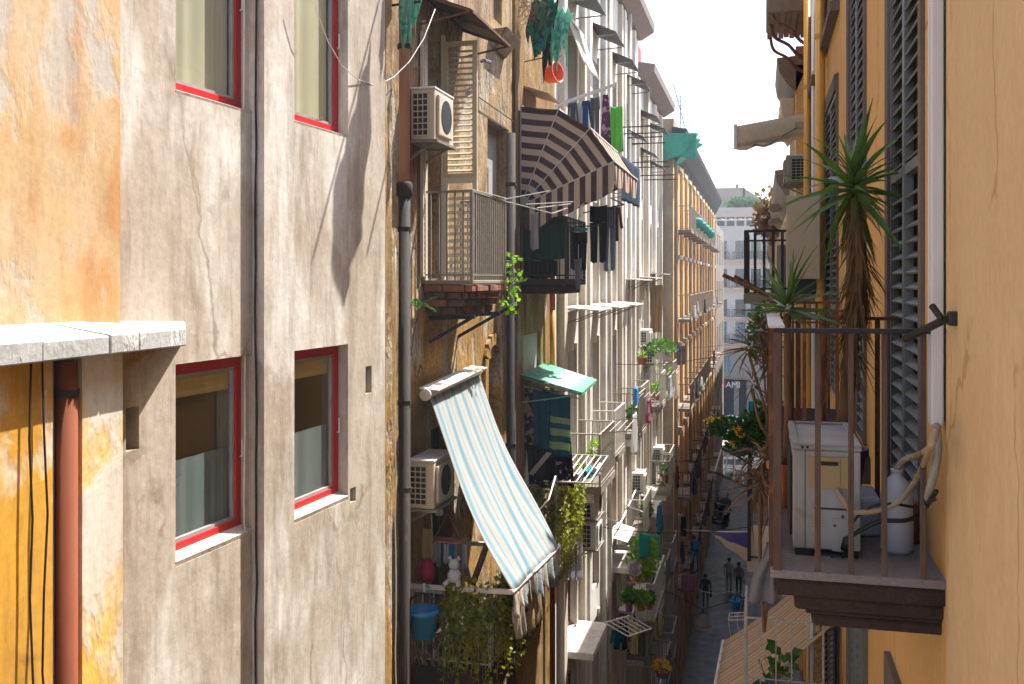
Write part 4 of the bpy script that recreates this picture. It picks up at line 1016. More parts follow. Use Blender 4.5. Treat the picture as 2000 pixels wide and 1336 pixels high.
railing(bB, [(XC, 15.47), (XC+.74, 15.47), (XC+.74, 17.18), (XC, 17.18)], .02, 1.0, 'iron_black', pitch=.13, bw=.016, rail=.035, mid=.86)
hang('dark green tarpaulin tied inside the balcony rail under the striped awning', 'tarpaulin', 'tarp_green', V(XC+.03, 15.53, 1.35), V(XC+.71, 15.53, 1.35), 1.02, 'sheet', 2, .02, name='tarpaulin')
hang('black cloth strip below the green tarpaulin', 'cloth', 'cl_black', V(XC+.05, 15.50, .32), V(XC+.6, 15.50, .32), .26, 'sheet', 6, .01, name='cloth_strip')
# washing on rods outside this balcony
rod_line('iron drying rods sticking out beside the tarpaulin balcony', 'drying rack', [[V(-3.0, 17.0, 1.16), V(-2.3, 17.1, 1.3)], [V(-3.0, 16.2, .88), V(-2.55, 16.25, .9)], [V(-2.3, 17.1, 1.3), V(-2.35, 15.9, 1.32)]], .012, 'iron_black', 'drying_rack')
hang('black trousers with white seam on the rod below the striped awning', 'trousers', 'cl_black', onY(1152, 402, 16.6), onY(1186, 400, 16.6), .95, 'trousers', 1, .02)
hang('navy pinstriped trousers hanging right of the black trousers', 'trousers', 'jeans_stripe', onY(1178, 403, 17.2), onY(1203, 401, 17.2), 1.12, 'trousers', 2, .02)
hang('wine red shirt behind the pinstriped trousers', 'shirt', 'cl_wine', onY(1190, 403, 17.7), onY(1212, 402, 17.7), .62, 'shirt', 3, .015)
hang('black shorts clipped to a turquoise hanger next to the tarpaulin', 'shorts', 'cl_black', onY(1114, 452, 16.2), onY(1147, 452, 16.2), .62, 'trousers', 4, .02, name='shorts')
t_ = thing('clip_hanger', 'turquoise plastic clip hanger above the black shorts', 'hanger', onY(1131, 450, 16.2))
MB().bar(onY(1113, 448, 16.2), onY(1148, 448, 16.2), .02, .05).build('bar', 'cl_cyan', t_)
MB().tube([onY(1131, 446, 16.2), onY(1130, 425, 16.2), onY(1134, 418, 16.2)], .008, 5).build('hook', 'cl_cyan', t_)
hang('pale gauze cloth dangling below the balcony of the tarpaulin', 'cloth', 'cl_gauze', onY(1121, 505, 15.9), onY(1137, 503, 15.9), .5, 'sheet', 7, .012, name='gauze_cloth', taper=.5)
# red and yellow pipe at the end of the ochre house
yp = onX(1079, 0, -3.62).y
t_ = thing('gas_pipe', 'vertical pipe painted red above and yellow below at the white house edge', 'pipe', (-3.62, yp, -6))
zr = (HOR-605)/FPX*18; 
MB().tube([(-3.62, yp, zr), (-3.62, yp, .35)], .05, 10).build('red_section', 'red_pipe', t_, smooth=True); MB().tube([(-3.62, yp, -2.2), (-3.62, yp, zr)], .05, 10).build('yellow_section', 'yellow_pipe2', t_, smooth=True)
MB().tube([(-3.62, yp, -8), (-3.62, yp, -2.2)], .05, 10).build('rust_section', 'rust_pipe', t_, smooth=True)
yq = onX(998, 0, -3.64).y
t_ = thing('drainpipe', 'dark stained drainpipe between the two ochre wall sections', 'drainpipe', (-3.64, yq, GZ))
MB().tube([(-3.64, yq, GZ), (-3.64, yq, 2.2)], .07, 10).build('pipe', 'pipe_dark', t_, smooth=True)
for z in (1.4, -.5, -2.5): MB().tube([(-3.64, yq, z), (-3.64, yq, z+.06)], .085, 10).build('clamp', 'pipe_dark', t_)
# net bundle and twigs, orange basin, little tiled roof
t_ = rag('net_bundle', 'big green net bundle with dry twigs at the top of the ochre wall', 'net_deep', (-3.45, 15.6, 4.5), .4, .8, 8, parts=4)
rag('net_bundle', 'pale turquoise net hanging below the green net bundle', 'net_mint', (-3.2, 15.75, 4.35), .26, .95, 12, parts=4)
rnd = random.Random(3); b = MB()
for k in range(45):
    p = V(-3.55+rnd.uniform(-.2,.2), 15.4+rnd.uniform(-.15,.1), 4.25+rnd.uniform(-.1,.3)); b.tube([p, p+V(rnd.uniform(-.2,.2), rnd.uniform(-.1,.1), rnd.uniform(-.25,.2)), p+V(rnd.uniform(-.35,.35), rnd.uniform(-.15,.1), rnd.uniform(-.4,.15))], .004, 3)
b.build('twigs', 'trunk', t_, kind='stuff')
rag('dark_sack', 'black sack hanging inside the green net bundle', 'cl_black', (-3.34, 15.75, 4.1), .2, .75, 21, 'sack', 2)
MBt = MB().lathe(onY(1078, 145, 16.4), [(.02, -.12), (.115, -.118), (.135, -.09), (.175, .10), (.195, .105), (.195, .125), (.17, .125), (.13, -.07), (.02, -.09)], 18, Matrix.Rotation(R(80), 3, 'Y') @ Matrix.Rotation(R(20), 3, 'X'))
tag(MBt.build('basin', 'orange_plastic', None, smooth=True), 'bright orange plastic basin hung on the ochre wall', 'basin')
t_ = thing('tiled_hood', 'tiny tiled hood with wooden back on the ochre wall above the striped awning', 'hood', (XC, 16.1, 3.1))
for k in range(7): MB().hexa([V(XC, 15.7+k*.13, 3.12), V(XC+.42, 15.7+k*.13, 2.98), V(XC+.42, 15.82+k*.13, 2.98), V(XC, 15.82+k*.13, 3.12), V(XC, 15.7+k*.13, 3.16), V(XC+.43, 15.7+k*.13, 3.01), V(XC+.43, 15.82+k*.13, 3.01), V(XC, 15.82+k*.13, 3.16)]).build('tile', 'roof_tile', t_, bevel=.008)
MB().box((XC-.005, 15.75, 2.62), (XC+.03, 16.5, 3.08)).build('back_board', 'wood_old', t_)
rod_line('rusty hook bracket holding the orange basin', 'bracket', [[V(XC, 15.75, 3.55), V(-3.45, 15.85, 3.62), V(-3.2, 16.2, 3.72)]], .012, 'iron_rust', 'hook_bracket')
# bent rusty strap from the shutter to the awning
cable('thin dark wire slanting from the shutter to the striped awning', [onX(936, 190, -3.68), onX(1004, 238, -3.68)], .008)
b = MB(); 
tag(MB().tube([onX(938, 120, -3.6), onX(946, 118, -3.55), onX(958, 122, -3.6)], .025, 6).build('knotted_rag', 'cl_gauze', None), 'knotted pale rag on the wall next to the shutter top', 'rag')
# ================================================================== OCHRE HOUSE, LOWER BALCONY AND BLUE AWNING
ac_unit('lower cream air conditioner left of the blue striped awning', -3.69, -3.40, 10.12, 10.82, onX(800, 1008, -3.55).z, onX(800, 910, -3.55).z, mat='cream_plastic')
ac_unit('cream air conditioner half hidden behind the blue striped awning', -3.70, -3.36, 12.3, 13.0, onX(900, 1008, -3.5).z, onX(900, 925, -3.5).z, grid=8)
tag(MB().box((-3.71, 11.25, -3.05), (-3.55, 11.33, -2.02)).build('board', 'wood_red', None, bevel=.005), 'dark red board standing beside the lower air conditioner', 'board')
tag(MB().box((-3.69, 11.05, -2.75), (-3.62, 11.12, -2.2)).build('panel', 'white_plastic', None, bevel=.005), 'narrow white panel left of the dark red board', 'panel')
r0, r1 = V(-3.52, 10.3, -1.24), V(-3.52, 12.25, -1.16); f0, f1 = V(-2.56, 10.28, -3.32), V(-2.47, 12.3, -3.36)
t_ = thing('drop_arm_awning', 'faded blue and white striped drop arm awning', 'awning', (-3.52, 11.3, -3.4))
MB().grid(lambda a, b: r0.lerp(f0, a).lerp(r1.lerp(f1, a), b) + V(.010, 0, .016)*(math.sin(b*17+a*5)*.5+math.sin(b*31-a*9+2)*.3+math.sin(a*7+b*9)*.7)*(.4+a) + V(-.06, 0, -.07)*math.sin(math.pi*a), 26, 60).build('fabric', 'awning_blue', t_, smooth=True, solid=.004)
MB().tube([r0-V(0,.06,0), r1+V(0,.06,0)], .05, 12).build('roller', 'pole_white', t_, smooth=True)
MB().obox(r0+V(-.1,-.02,.05), r1-r0+V(0,.04,0), V(.22, 0, -.02), V(0,0,.018)).build('hood', 'canopy_white', t_, bevel=.004)
MB().lathe(r0-V(0,.09,0), [(.065, 0), (.065, .02), (.03, .03)], 14, Matrix.Rotation(R(90), 3, 'X')).build('end_cap', 'pole_white', t_)
MB().tube([f0-V(0,.03,0), f1+V(0,.03,0)], .02, 8).build('front_bar', 'pole_white', t_, smooth=True)
rnd = random.Random(8)
for k in range(7):       # ragged valance strips
    a0, a1 = k/7, (k+1)/7 - .005; h = rnd.uniform(.22, .36); ph = rnd.uniform(0, 6)
    MB().grid(lambda a, b: f0.lerp(f1, a0+(a1-a0)*a) + V(.03*math.sin(a*8+ph)*b + .02*b, .02*math.sin(a*5+b*4+ph)*b, -h*b*(1+.18*math.sin(a*7+ph))), 8, 6).build('valance_strip', 'awning_blue' if k % 2 else 'cl_sheet', t_, smooth=True, solid=.004)
for (w0, f_) in ((V(-3.72, 10.3, -3.35), f0), (V(-3.72, 12.25, -3.38), f1)): MB().bar(w0, f_, .035, .05).build('arm', 'pole_white', t_)
MB().bar(V(-3.15, 10.75, -3.42), V(-3.0, 11.7, -2.55), .05, .06).bar(V(-3.18, 10.75, -3.42), V(-3.55, 11.0, -2.4), .035, .05).build('strut', 'wood_old', t_)
hang('torn beige cloth hanging below the front bar of the blue awning', 'cloth', 'cl_beige', f0+V(.0,.05,-.02), f0.lerp(f1, .2)+V(0,0,-.02), .5, 'sheet', 5, .03, name='torn_cloth', taper=.3)
hang('tan cloth hanging below the torn valance of the blue awning', 'cloth', 'cl_tan', f0.lerp(f1, .38)+V(-.05,0,-.25), f0.lerp(f1, .68)+V(-.05,0,-.22), .42, 'sheet', 9, .03, name='tan_cloth', taper=.2)
# the ivy balcony
bC = slab_balcony(FC, 10.35, 12.7, -4.22, .92, .30, 'slab_dark', 'dark balcony wrapped in ivy under the blue awning')
railing(bC, [(XC, 10.38), (XC+.89, 10.38), (XC+.89, 12.65)], -4.22, -3.42, 'iron_white', pitch=.12, bw=.016, rail=.03)
def ivy(label, F, quads, seed, par_loc, n=1500, size=.05):
    t_ = thing('ivy_screen', label, 'ivy', par_loc); rnd = random.Random(seed)
    for (o_, ux, uz, nn, th, cnt) in quads:
        o_, ux, uz, nn = Vector(o_), Vector(ux), Vector(uz), Vector(nn); b = MB(); H = uz.length
        for k in range(cnt // 26):        # trailing strands of unequal length
            fx = rnd.uniform(-.02, 1.02); top = rnd.uniform(.7, 1.06); L = rnd.uniform(.35, 1.0)*(1.15 if rnd.random() < .25 else 1); dx = rnd.uniform(-.08, .08); out = rnd.uniform(0, th)
            pts = [o_ + ux*(fx + dx*q + .012*math.sin(q*9+k)) + uz*(top - L*q) + nn*(out + .03*math.sin(q*5+k)) for q in (0, .25, .5, .75, 1)]
            b.tube(pts, .003, 3)
            for j in range(26):
                q = (j + rnd.random())/26; p = o_ + ux*(fx + dx*q) + uz*(top - L*q) + nn*out + V(rnd.uniform(-1,1), rnd.uniform(-1,1), rnd.uniform(-1,1))*.035; s_ = size*rnd.uniform(.5, 1.7)*(1-.35*q)
                d = (nn*rnd.uniform(.1, 1) + V(rnd.uniform(-1,1), rnd.uniform(-1,1), rnd.uniform(-1.2,.3))).normalized(); e = d.cross(V(rnd.uniform(-1,1), rnd.uniform(-1,1), rnd.uniform(-1,1))).normalized()
                b.add([p, p+d*s_*.45+e*s_*.42, p+d*s_, p+d*s_*.45-e*s_*.42], [(0,1,2,3)])
        b.build('leaf_strands', 'leaf_ivy', t_, kind='stuff')
    return t_
ivy('artificial ivy screen round the lower balcony below the blue awning', FC, [((XC+.40, 10.34, -4.2), (.5, 0, 0), (0, 0, .92), (0, -1, 0), .09, 1900), ((XC+.92, 10.34, -4.25), (0, 1.5, 0), (0, 0, 1.0), (1, 0, 0), .12, 3000)], 3, (XC+.9, 11, -4.2))
# things on and around that balcony
def bucket(label, c, r, h, mat, name='bucket'):
    t_ = thing(name, label, 'bucket', c); c = Vector(c)
    MB().lathe(c, [(r*.72, 0), (r*.97, h*.8), (r*1.08, h*.82), (r*1.08, h), (r*.98, h), (r*.70, .02), (.01, .02)], 22).build('tub', mat, t_, smooth=True)
    MB().tube([c+V(r*1.05*math.cos(a), 0, h*.9 + r*1.15*math.sin(a)) for a in [math.pi*k/12 for k in range(13)]], .012, 6).build('handle', 'cable_black', t_, smooth=True)
    return t_
bucket('blue plastic bucket hanging outside the ivy balcony', onY(827, 1243, 10.05) , .165, .30, 'blue_plastic')
rod_line('iron hook carrying the blue bucket', 'hook', [[onY(828, 1160, 10.05), onY(828, 1140, 10.1), V(onY(828, 1140, 10.1).x, 10.38, -3.4)]], .01, 'iron_white', 'hook')
o = MB().lathe(onY(834, 1135, 10.5), [(.02, 0), (.07, .01), (.09, .06), (.085, .14), (.06, .21), (.025, .24), (.02, .26)], 16).build('hanging_bag', 'crimson', None, smooth=True); tag(o, 'crimson round bag hanging under the lower air conditioner', 'bag')
hang('yellow brush tied above the crimson bag', 'brush', 'cl_tan', onY(826, 1030, 10.5), onY(845, 1030, 10.5), .34, 'sheet', 3, .01, name='brush', taper=-.2)
t_ = thing('sock_hanger', 'pink plastic hanger ring full of small washing', 'hanger', onY(875, 1055, 10.8)); cc = onY(875, 1055, 10.8)
for k in range(6): MB().bar(cc+V(-.19+.0*k, -.09+.036*k, 0), cc+V(.19, -.09+.036*k, 0), .012, .02).build('rail', 'pink_plastic', t_)
for x in (-.19, 0, .19): MB().bar(cc+V(x, -.1, .003), cc+V(x, .1, .003), .012, .02).build('cross_rail', 'pink_plastic', t_)
MB().tube([cc+V(-.17,0,0), cc+V(0,0,.3), cc+V(.17,0,0)], .005, 4).build('cord', 'pink_plastic', t_)
for k, m_ in enumerate(('cl_white', 'cl_pale', 'cl_greyblue', 'cl_white', 'cl_lblue', 'cl_pale', 'cl_gauze', 'cl_white')):
    x = -.19 + k*.052
    hang(('white sock first from the left on the pink hanger', 'pale sock second on the pink hanger', 'grey blue sock third on the pink hanger', 'white cloth fourth on the pink hanger', 'light blue cloth fifth on the pink hanger', 'pale cloth sixth on the pink hanger', 'grey sock seventh on the pink hanger', 'white sock at the right end of the pink hanger')[k], 'sock', m_, cc+V(x, -.05+.03*(k % 3), -.015), cc+V(x+.06, -.05+.03*(k % 3), -.015), .22+.05*(k % 3), 'sheet', k, .008, name='small_washing')
t_ = thing('plush_toy', 'white plush toy sitting on the arm of the blue awning', 'toy', onY(887, 1137, 10.25)); c = onY(887, 1137, 10.25)
MB().lathe(c, [(.03, 0), (.07, .03), (.075, .09), (.045, .14)], 14).build('body', 'cl_white', t_, smooth=True); MB().lathe(c+V(0,0,.13), [(.02, 0), (.055, .03), (.06, .07), (.035, .11), (.01, .12)], 14).build('head', 'cl_white', t_, smooth=True)
for s_ in (-1, 1): MB().tube([c+V(s_*.035,0,.22), c+V(s_*.05,0,.27), c+V(s_*.07,-.02,.25)], [.02,.02,.01], 6).build('ear', 'cl_white', t_, smooth=True); MB().tube([c+V(s_*.05,-.02,.02), c+V(s_*.08,-.1,.0)], [.03,.025], 6).build('leg', 'cl_white', t_, smooth=True)
rnd = random.Random(12)
for k in range(9):
    p = V(XC+.03+.045*k, 10.30+.02*(k % 2), -4.2); o = MB().bar(p, p+V(rnd.uniform(-.15,.15), rnd.uniform(-.02,.02), rnd.uniform(.14,.36)), .03, .02).build('wood_scrap', 'wood_old', None)
    tag(o, 'weathered stick in the wood pile below the blue bucket', 'stick', 'sticks below the blue bucket')
rod_line('small white drying rack with parallel rods behind the blue awning', 'drying rack', [[V(-3.5+.0, 12.7+.0, -3.05+.05*k), V(-2.9, 12.7, -3.05+.05*k)] for k in range(5)] + [[V(-3.5, 12.7, -3.1), V(-3.5, 12.7, -2.8)], [V(-2.92, 12.7, -3.1), V(-2.92, 12.7, -2.8)]], .01, 'wire', 'drying_rack')
cable('white cord slanting from the drying frame to the blue awning', [onY(1085, 930, 15.2), onY(1072, 975, 14.8), onY(1050, 1000, 14.4)], .014, 'wire', 'cord', 'cord')
# ================================================================== OCHRE HOUSE, GREEN CANOPY AND SECOND IVY BALCONY
q = [onX(1018, 732, XC), onX(1061, 711, XC), onY(1166, 742, 17.45), onY(1137, 768, 15.55)]
t_ = thing('corrugated_canopy', 'green corrugated plastic canopy above the hanging towels', 'canopy', (XC, 16.5, -1.6))
q[0].y = 15.5; q[1].y = 17.4
MB().grid(lambda a, b: q[0].lerp(q[3], a).lerp(q[1].lerp(q[2], a), b) + V(0,0,.018*math.sin(b*2*math.pi*16)), 2, 96).build('sheet', 'canopy_green', t_, smooth=True, solid=.004)
for b_ in (.03, .5, .97): MB().bar(q[0].lerp(q[1], b_)-V(0,0,.04), q[3].lerp(q[2], b_)-V(0,0,.04), .025).bar(q[0].lerp(q[1], b_)-V(0,0,.45), q[3].lerp(q[2], b_)-V(.15,0,.05), .02).build('bracket', 'canopy_green', t_)
MB().bar(q[3]-V(.02,0,.03), q[2]-V(.02,0,.03), .025).build('edge_bar', 'canopy_green', t_)
rod_line('rods for washing under the green corrugated canopy', 'clothes line', [[V(XC, 15.7, -1.72), V(-2.85, 15.75, -1.9)], [V(XC, 16.3, -1.72), V(-2.85, 16.3, -1.9)]], .012, 'iron_white', 'clothes_rod')
hang('navy towel with pale green stripes under the green canopy', 'towel', 'towel_stripe', V(-3.42, 15.72, -1.78), V(-2.98, 15.74, -1.86), 1.0, 'towel', 3, .02)
hang('plain navy towel left of the green striped towel', 'towel', 'cl_teal', V(-3.58, 15.66, -1.76), V(-3.30, 15.66, -1.8), .98, 'towel', 4, .02)
hang('dark patterned cloth at the left end under the green canopy', 'cloth', 'cl_pattern', V(-3.70, 15.6, -1.74), V(-3.56, 15.6, -1.76), 1.0, 'sheet', 5, .015, name='patterned_cloth')
hang('bright green cloth tucked under the green canopy', 'cloth', 'cl_green', V(-3.62, 15.9, -1.72), V(-3.2, 15.9, -1.8), .28, 'sheet', 5, .015, name='green_cloth')
hang('black cushion cover with white bands below the navy towel', 'cushion', 'cl_black', V(-3.66, 15.55, -2.62), V(-3.22, 15.6, -2.72), .62, 'sheet', 6, .02, name='cushion_cover', taper=.2)
MB().obox(V(-3.62, 15.52, -3.1), V(.08, .0, -.02), V(.3, 0.02, .36), V(0, -.006, 0)).build('band', 'cl_sheet', bpy.data.objects['cushion_cover'])
hang('black cloth with lilac flowers right of the cushion cover', 'cloth', 'cl_floral', V(-3.26, 15.75, -2.55), V(-2.98, 15.8, -2.6), .72, 'sheet', 7, .03, name='floral_cloth', taper=-.4)
bD = slab_balcony(FC, 15.6, 17.6, -4.75, .56, .16, 'slab_mid', 'balcony with a second ivy screen beside the white house')
railing(bD, [(XC, 15.62), (XC+.54, 15.62), (XC+.54, 17.55), (XC, 17.55)], -4.75, -3.3, 'iron_white', pitch=.16, bw=.016, rail=.03)
ivy('yellowish ivy screen on the balcony right of the blue awning', FC, [((XC+.05, 15.58, -4.7), (.5, 0, 0), (0, 0, 1.4), (0, -1, 0), .08, 1700), ((XC+.57, 15.58, -4.75), (0, 1.95, 0), (0, 0, 1.48), (1, 0, 0), .1, 3400)], 7, (XC+.5, 16.5, -4.75))
rk = thing('wall_drying_rack', 'white rod drying rack on top of the second ivy balcony', 'drying rack', (-3.1, 16.5, -3.2))
for k in range(6): MB().tube([V(-3.2+.11*k, 15.6, -3.22), V(-3.2+.11*k, 17.5, -3.12)], .011, 5).build('rod', 'wire', rk)
for yy in (15.6, 17.5): MB().bar(V(-3.7, yy, -3.22 + (.1 if yy > 16 else 0)), V(-2.62, yy, -3.22 + (.1 if yy > 16 else 0)), .025).build('arm', 'pole_white', rk)
for k, (x, m_, lab) in enumerate(((-3.05, 'cl_pink', 'small pink washing on the white rod rack'), (-2.95, 'cl_pale', 'small pale washing on the white rod rack'), (-2.85, 'cl_cyan', 'turquoise cloth on the white rod rack'), (-2.74, 'cl_white', 'white cloth on the outer rod of the white rack'))):
    hang(lab, 'cloth', m_, V(x, 15.8+.3*k, -3.19), V(x+.02, 16.2+.3*k, -3.17), .13, 'towel', k+20, .02, name='small_washing')
# ================================================================== WHITE HOUSE
def canopy(label, y, z, mat, w_=1.35, pr=.55, drop=.06, group=None):
    t_ = thing('window_canopy', label, 'canopy', (XD, y, z), group)
    MB().hexa([(XD, y-w_/2, z), (XD+pr, y-w_/2, z-drop), (XD+pr, y+w_/2, z-drop), (XD, y+w_/2, z), (XD, y-w_/2, z+.03), (XD+pr, y-w_/2, z-drop+.025), (XD+pr, y+w_/2, z-drop+.025), (XD, y+w_/2, z+.03)]).build('sheet', mat, t_)
    for s_ in (-1, 1): MB().bar((XD+.002, y+s_*w_*.42, z-.32), (XD+pr*.9, y+s_*w_*.42, z-drop-.012), .022).build('brace', 'iron_grey', t_)
ordn = ['first', 'second', 'third', 'fourth', 'fifth', 'sixth', 'seventh']
for i, y in enumerate(bays):
    if i < 6: canopy('dark slate canopy over a top floor window, %s from the left' % ordn[i], y, 5.75 if i < 4 else 5.3, 'canopy_dark', 1.5, .62, .28)
    if i in (2, 3, 4, 5): canopy('dark sloping canopy on the middle floor of the white house, %s from the striped awning' % ordn[i-2], y, 2.5 if i < 3 else 4.55-i*.1, 'canopy_dark', 1.25, .55, .28)
for i in range(3): canopy('white sheet canopy over a white house door, %s from the red and yellow pipe' % ordn[i], bays[i], -.55-.02*i, 'canopy_white', 1.7, .72, .05)
for (i, f) in ((3, .06), (4, .06), (5, .1)):
    canopy('long white canopy board on the upper white house, %s of three' % ordn[i-3], bays[i], .02+f*(i-3), 'canopy_white', 2.2, .62, .03)
# iron balconies of the white house
def white_bal(i, z, pr=.78, solid=False, lab=None, w_=1.9):
    y = bays[i]; w_ = w_ - .25*((i*7) % 3)
    bb = slab_balcony(FD, y-w_/2, y+w_/2, z, pr, .14, 'slab_mid', lab)
    FD.block('moulding', 'plaster_white', y-w_/2+.08, y+w_/2-.08, z-.34, z-.145, -.01, pr-.14, parent=bb, bevel=.02)
    if solid: 
        for args in ((y-w_/2, y-w_/2+.08, 0, pr), (y+w_/2-.08, y+w_/2, 0, pr), (y-w_/2+.08, y+w_/2-.08, pr-.08, pr)): FD.block('parapet', 'plaster_white', args[0], args[1], z+.001, z+.9, args[2], args[3], parent=bb)
        FD.block('coping', 'slab_mid', y-w_/2-.03, y+w_/2+.03, z+.9, z+.95, pr-.11, pr+.03, parent=bb)
    else: railing(bb, [(XD, y-w_/2+.03), (XD+pr-.03, y-w_/2+.03), (XD+pr-.03, y+w_/2-.03), (XD, y+w_/2-.03)], z, z+1.0, ('iron_pale', 'iron_white', 'iron_grey')[i % 3], pitch=.13, bw=.018, rail=.04)
    return bb
for i in range(7):
    white_bal(i, -3.95+.05*(i % 3), (.78, .62, .80, .55, .74, .6, .7)[i], False, 'iron balcony with pale bars on the white house')
    if i > 2 and i != 4: white_bal(i, -7.15+.08*(i % 2), (.8, .6, .7, .62, .6, .78, .6)[i], False, 'lower balcony of the white house')
    elif i != 1: slab_balcony(FD, bays[i]-.9, bays[i]+.9, -7.15, .62, .14, 'plaster_white')
    if i > 2: white_bal(i, -10.35, .7, False)
    if i > 3: white_bal(i, -13.55, .7, False)
# wire laundry frames in front of the balcony rails
for i, y in enumerate(bays[:5]):
    if i in (1, 3): continue
    x0, x1 = XD+.78, XD+1.25; zt = -2.92
    rod_line('white laundry frame on an iron balcony of the white house, %s from the green canopy' % ordn[i], 'laundry rack', [[V(x0, y-.9, zt), V(x1, y-.9, zt+.05)], [V(x0, y+.9, zt), V(x1, y+.9, zt+.05)]] + [[V(x0+.14*k, y-.8+.2*(i % 2), zt+.015*k), V(x0+.14*k, y+.75-.25*(i % 3), zt+.015*k)] for k in range(4)], .009, 'iron_pale', 'laundry_rack')
# upper drying pole with washing
pw0, pw1 = V(XD, 18.5, 3.32), V(-2.78, 19.2, 3.78)
t_ = thing('drying_pole', 'pale wooden drying pole with washing above the striped awning', 'drying pole', pw0)
MB().bar(pw0, pw1, .05, .06).build('pole', 'pole_white', t_); MB().bar(pw0-V(0,.25,.06), pw1-V(.1,.35,.14), .04).build('pole', 'pole_white', t_)
for (px, w_, top_, h, kind, m_, lab, cat, Yy) in ((1119, 16, 200, .62, 'shirt', 'cl_greyblue', 'grey and white shirt, leftmost on the pale drying pole', 'shirt', 18.9),
        (1130, 10, 200, .8, 'sheet', 'cl_pale', 'pale cloth between the grey shirt and the blue shirt', 'cloth', 19.0), (1143, 18, 196, .68, 'shirt', 'cl_blue', 'royal blue shirt on the drying pole', 'shirt', 19.1),
        (1162, 18, 190, .8, 'trousers', 'cl_grey', 'grey trousers between the blue shirt and the purple dress', 'trousers', 19.1), (1183, 30, 184, 1.05, 'dress', 'cl_check', 'purple patterned dress on the drying pole', 'dress', 19.2)):
    hang(lab, cat, m_, onY(px-w_/2, top_, Yy), onY(px+w_/2, top_-2, Yy), h, kind, px, .03, name={'cloth': 'cloth'}.get(cat))
o = onY(1192, 208, 20.2); hang('bright green towel right of the purple dress', 'towel', 'cl_green', o, o+V(.24, .1, .03), .95, 'sheet', 31, .02, name='towel', taper=-.15)
hang('orange cloth below the green towel', 'cloth', 'orange_plastic', onY(1198, 303, 20.4), onY(1210, 303, 20.4), .22, 'sheet', 32, .02, name='orange_cloth')
hang('dark blue plastic sheet hung right of the striped awning', 'sheet', 'cl_denim', onX(1215, 303, -3.05), onX(1250, 330, -3.05), 1.0, 'sheet', 33, .03, name='plastic_sheet')
for k, (y, z) in enumerate(((26.3, 4.05), (27.6, 3.95), (29.2, 3.45), (31.5, 3.3))):
    rod_line('pair of bare iron rods on the white wall, %s from the striped awning' % ordn[k], 'rods', [[V(XD, y, z), V(-2.65, y, z)], [V(XD, y+.8, z-.06), V(-2.65, y+.8, z-.06)]], .018, 'iron_black', 'wall_rods')
o = onX(1106, 30, -3.4)
t_ = thing('roller_blind', 'off white roller blind hanging out on the upper white house', 'blind', V(-3.5, 19.6, 4.6))
b0, b1 = onX(1100, 8, -3.62), onX(1137, 45, -3.62)
MB().grid(lambda a, b: V(-3.66, 18.75 + 2.0*a, 5.15) .lerp(V(-3.30, 18.75 + 2.0*a, 4.15), b) + V(.02*math.sin(a*9), 0, 0), 16, 8).build('fabric', 'cl_sheet', t_, smooth=True, solid=.005); MB().bar(V(-3.66, 18.7, 5.15), V(-3.66, 20.8, 5.15), .05).build('roller', 'pole_white', t_)
# air conditioners, boards and lamps on the white house
ac_unit('small white air conditioner under the beige curtain on the white house', XD+.03, XD+.36, 31.0, 31.9, onX(1252, 668, XD).z, onX(1252, 642, XD).z, 'white_plastic', grid=4)
ac_unit('white air conditioner, upper of the pair right of the ivy screen', XD+.12, XD+.5, 19.9, 20.7, onX(1150, 1003, -3.4).z-.1, onX(1150, 962, -3.4).z, 'white_plastic', grid=5)
ac_unit('white air conditioner, lower of the pair right of the ivy screen', XD+.12, XD+.5, 19.9, 20.7, onX(1150, 1062, -3.4).z-.1, onX(1150, 1018, -3.4).z, 'white_plastic', grid=5)
for k, (px, py, Yy) in enumerate(((1258, 948, 30.), (1236, 992, 27.), (1192, 1014, 23.))):
    c = onY(px, py, Yy); o = MB().obox(c+V(-.22,-.1,.08), V(.42, 0, -.12), V(.06, .34, -.12), V(0,.01,.02)).build('tilted_board', 'paper_white', None)
    tag(o, 'white tilted board above the lower balconies, %s' % ('farthest of three', 'middle of three', 'nearest of three')[k], 'board')
    cable('thin arm of the %s tilted white board' % ('farthest', 'middle', 'nearest')[k], [c, V(XD, Yy+.2, c.z-.5)], .012, 'wire', 'board_cable', 'cable')
hang('beige curtain hanging from the upper white house', 'curtain', 'cl_tan', onY(1267, 556, 34.0), onY(1296, 556, 34.0), 1.6, 'sheet', 41, .06, name='curtain', taper=.25)
tag(MB().box(onX(1237, 792, -2.95), onX(1245, 755, -2.9)+V(.03, .0, 0)).build('blue_tube', 'blue_bright', None, bevel=.02), 'tall bright blue container on a white house balcony', 'container')
hang('white striped towel hanging beside the lower air conditioners', 'towel', 'towel_white', onY(1110, 1046, 18.9), onY(1138, 1044, 18.9), .85, 'towel', 44, .015)
hang('turquoise striped towel on the lower balcony of the white house', 'towel', 'cyan_stripe', onY(1028, 1285, 17.8), onY(1052, 1282, 17.8), .62, 'sheet', 45, .02, name='striped_towel')
hang('cyan towel over the flower balcony', 'towel', 'cl_cyan', onX(1250, 1040, -2.75), onX(1288, 1045, -2.75), .6, 'sheet', 46, .03, name='towel')
hang('blue trousers hanging from a far balcony', 'trousers', 'cl_lblue', onY(1348, 1055, 42), onY(1364, 1055, 42), 1.5, 'trousers', 47, .04)
hang('salmon cloth over the street below the flower balcony', 'cloth', 'cl_pink', onY(1330, 1122, 37), onY(1362, 1120, 37.4), .65, 'sheet', 48, .03, name='salmon_cloth')
hang('black garments on a far left balcony', 'garment', 'cl_black', onY(1330, 1008, 40), onY(1340, 1008, 40), .8, 'sheet', 49, .03, name='garment')
hang('two grey trousers on the flower box balcony', 'trousers', 'cl_grey', onY(1322, 676, 37.5), onY(1340, 674, 37.5), .7, 'trousers', 50, .02)
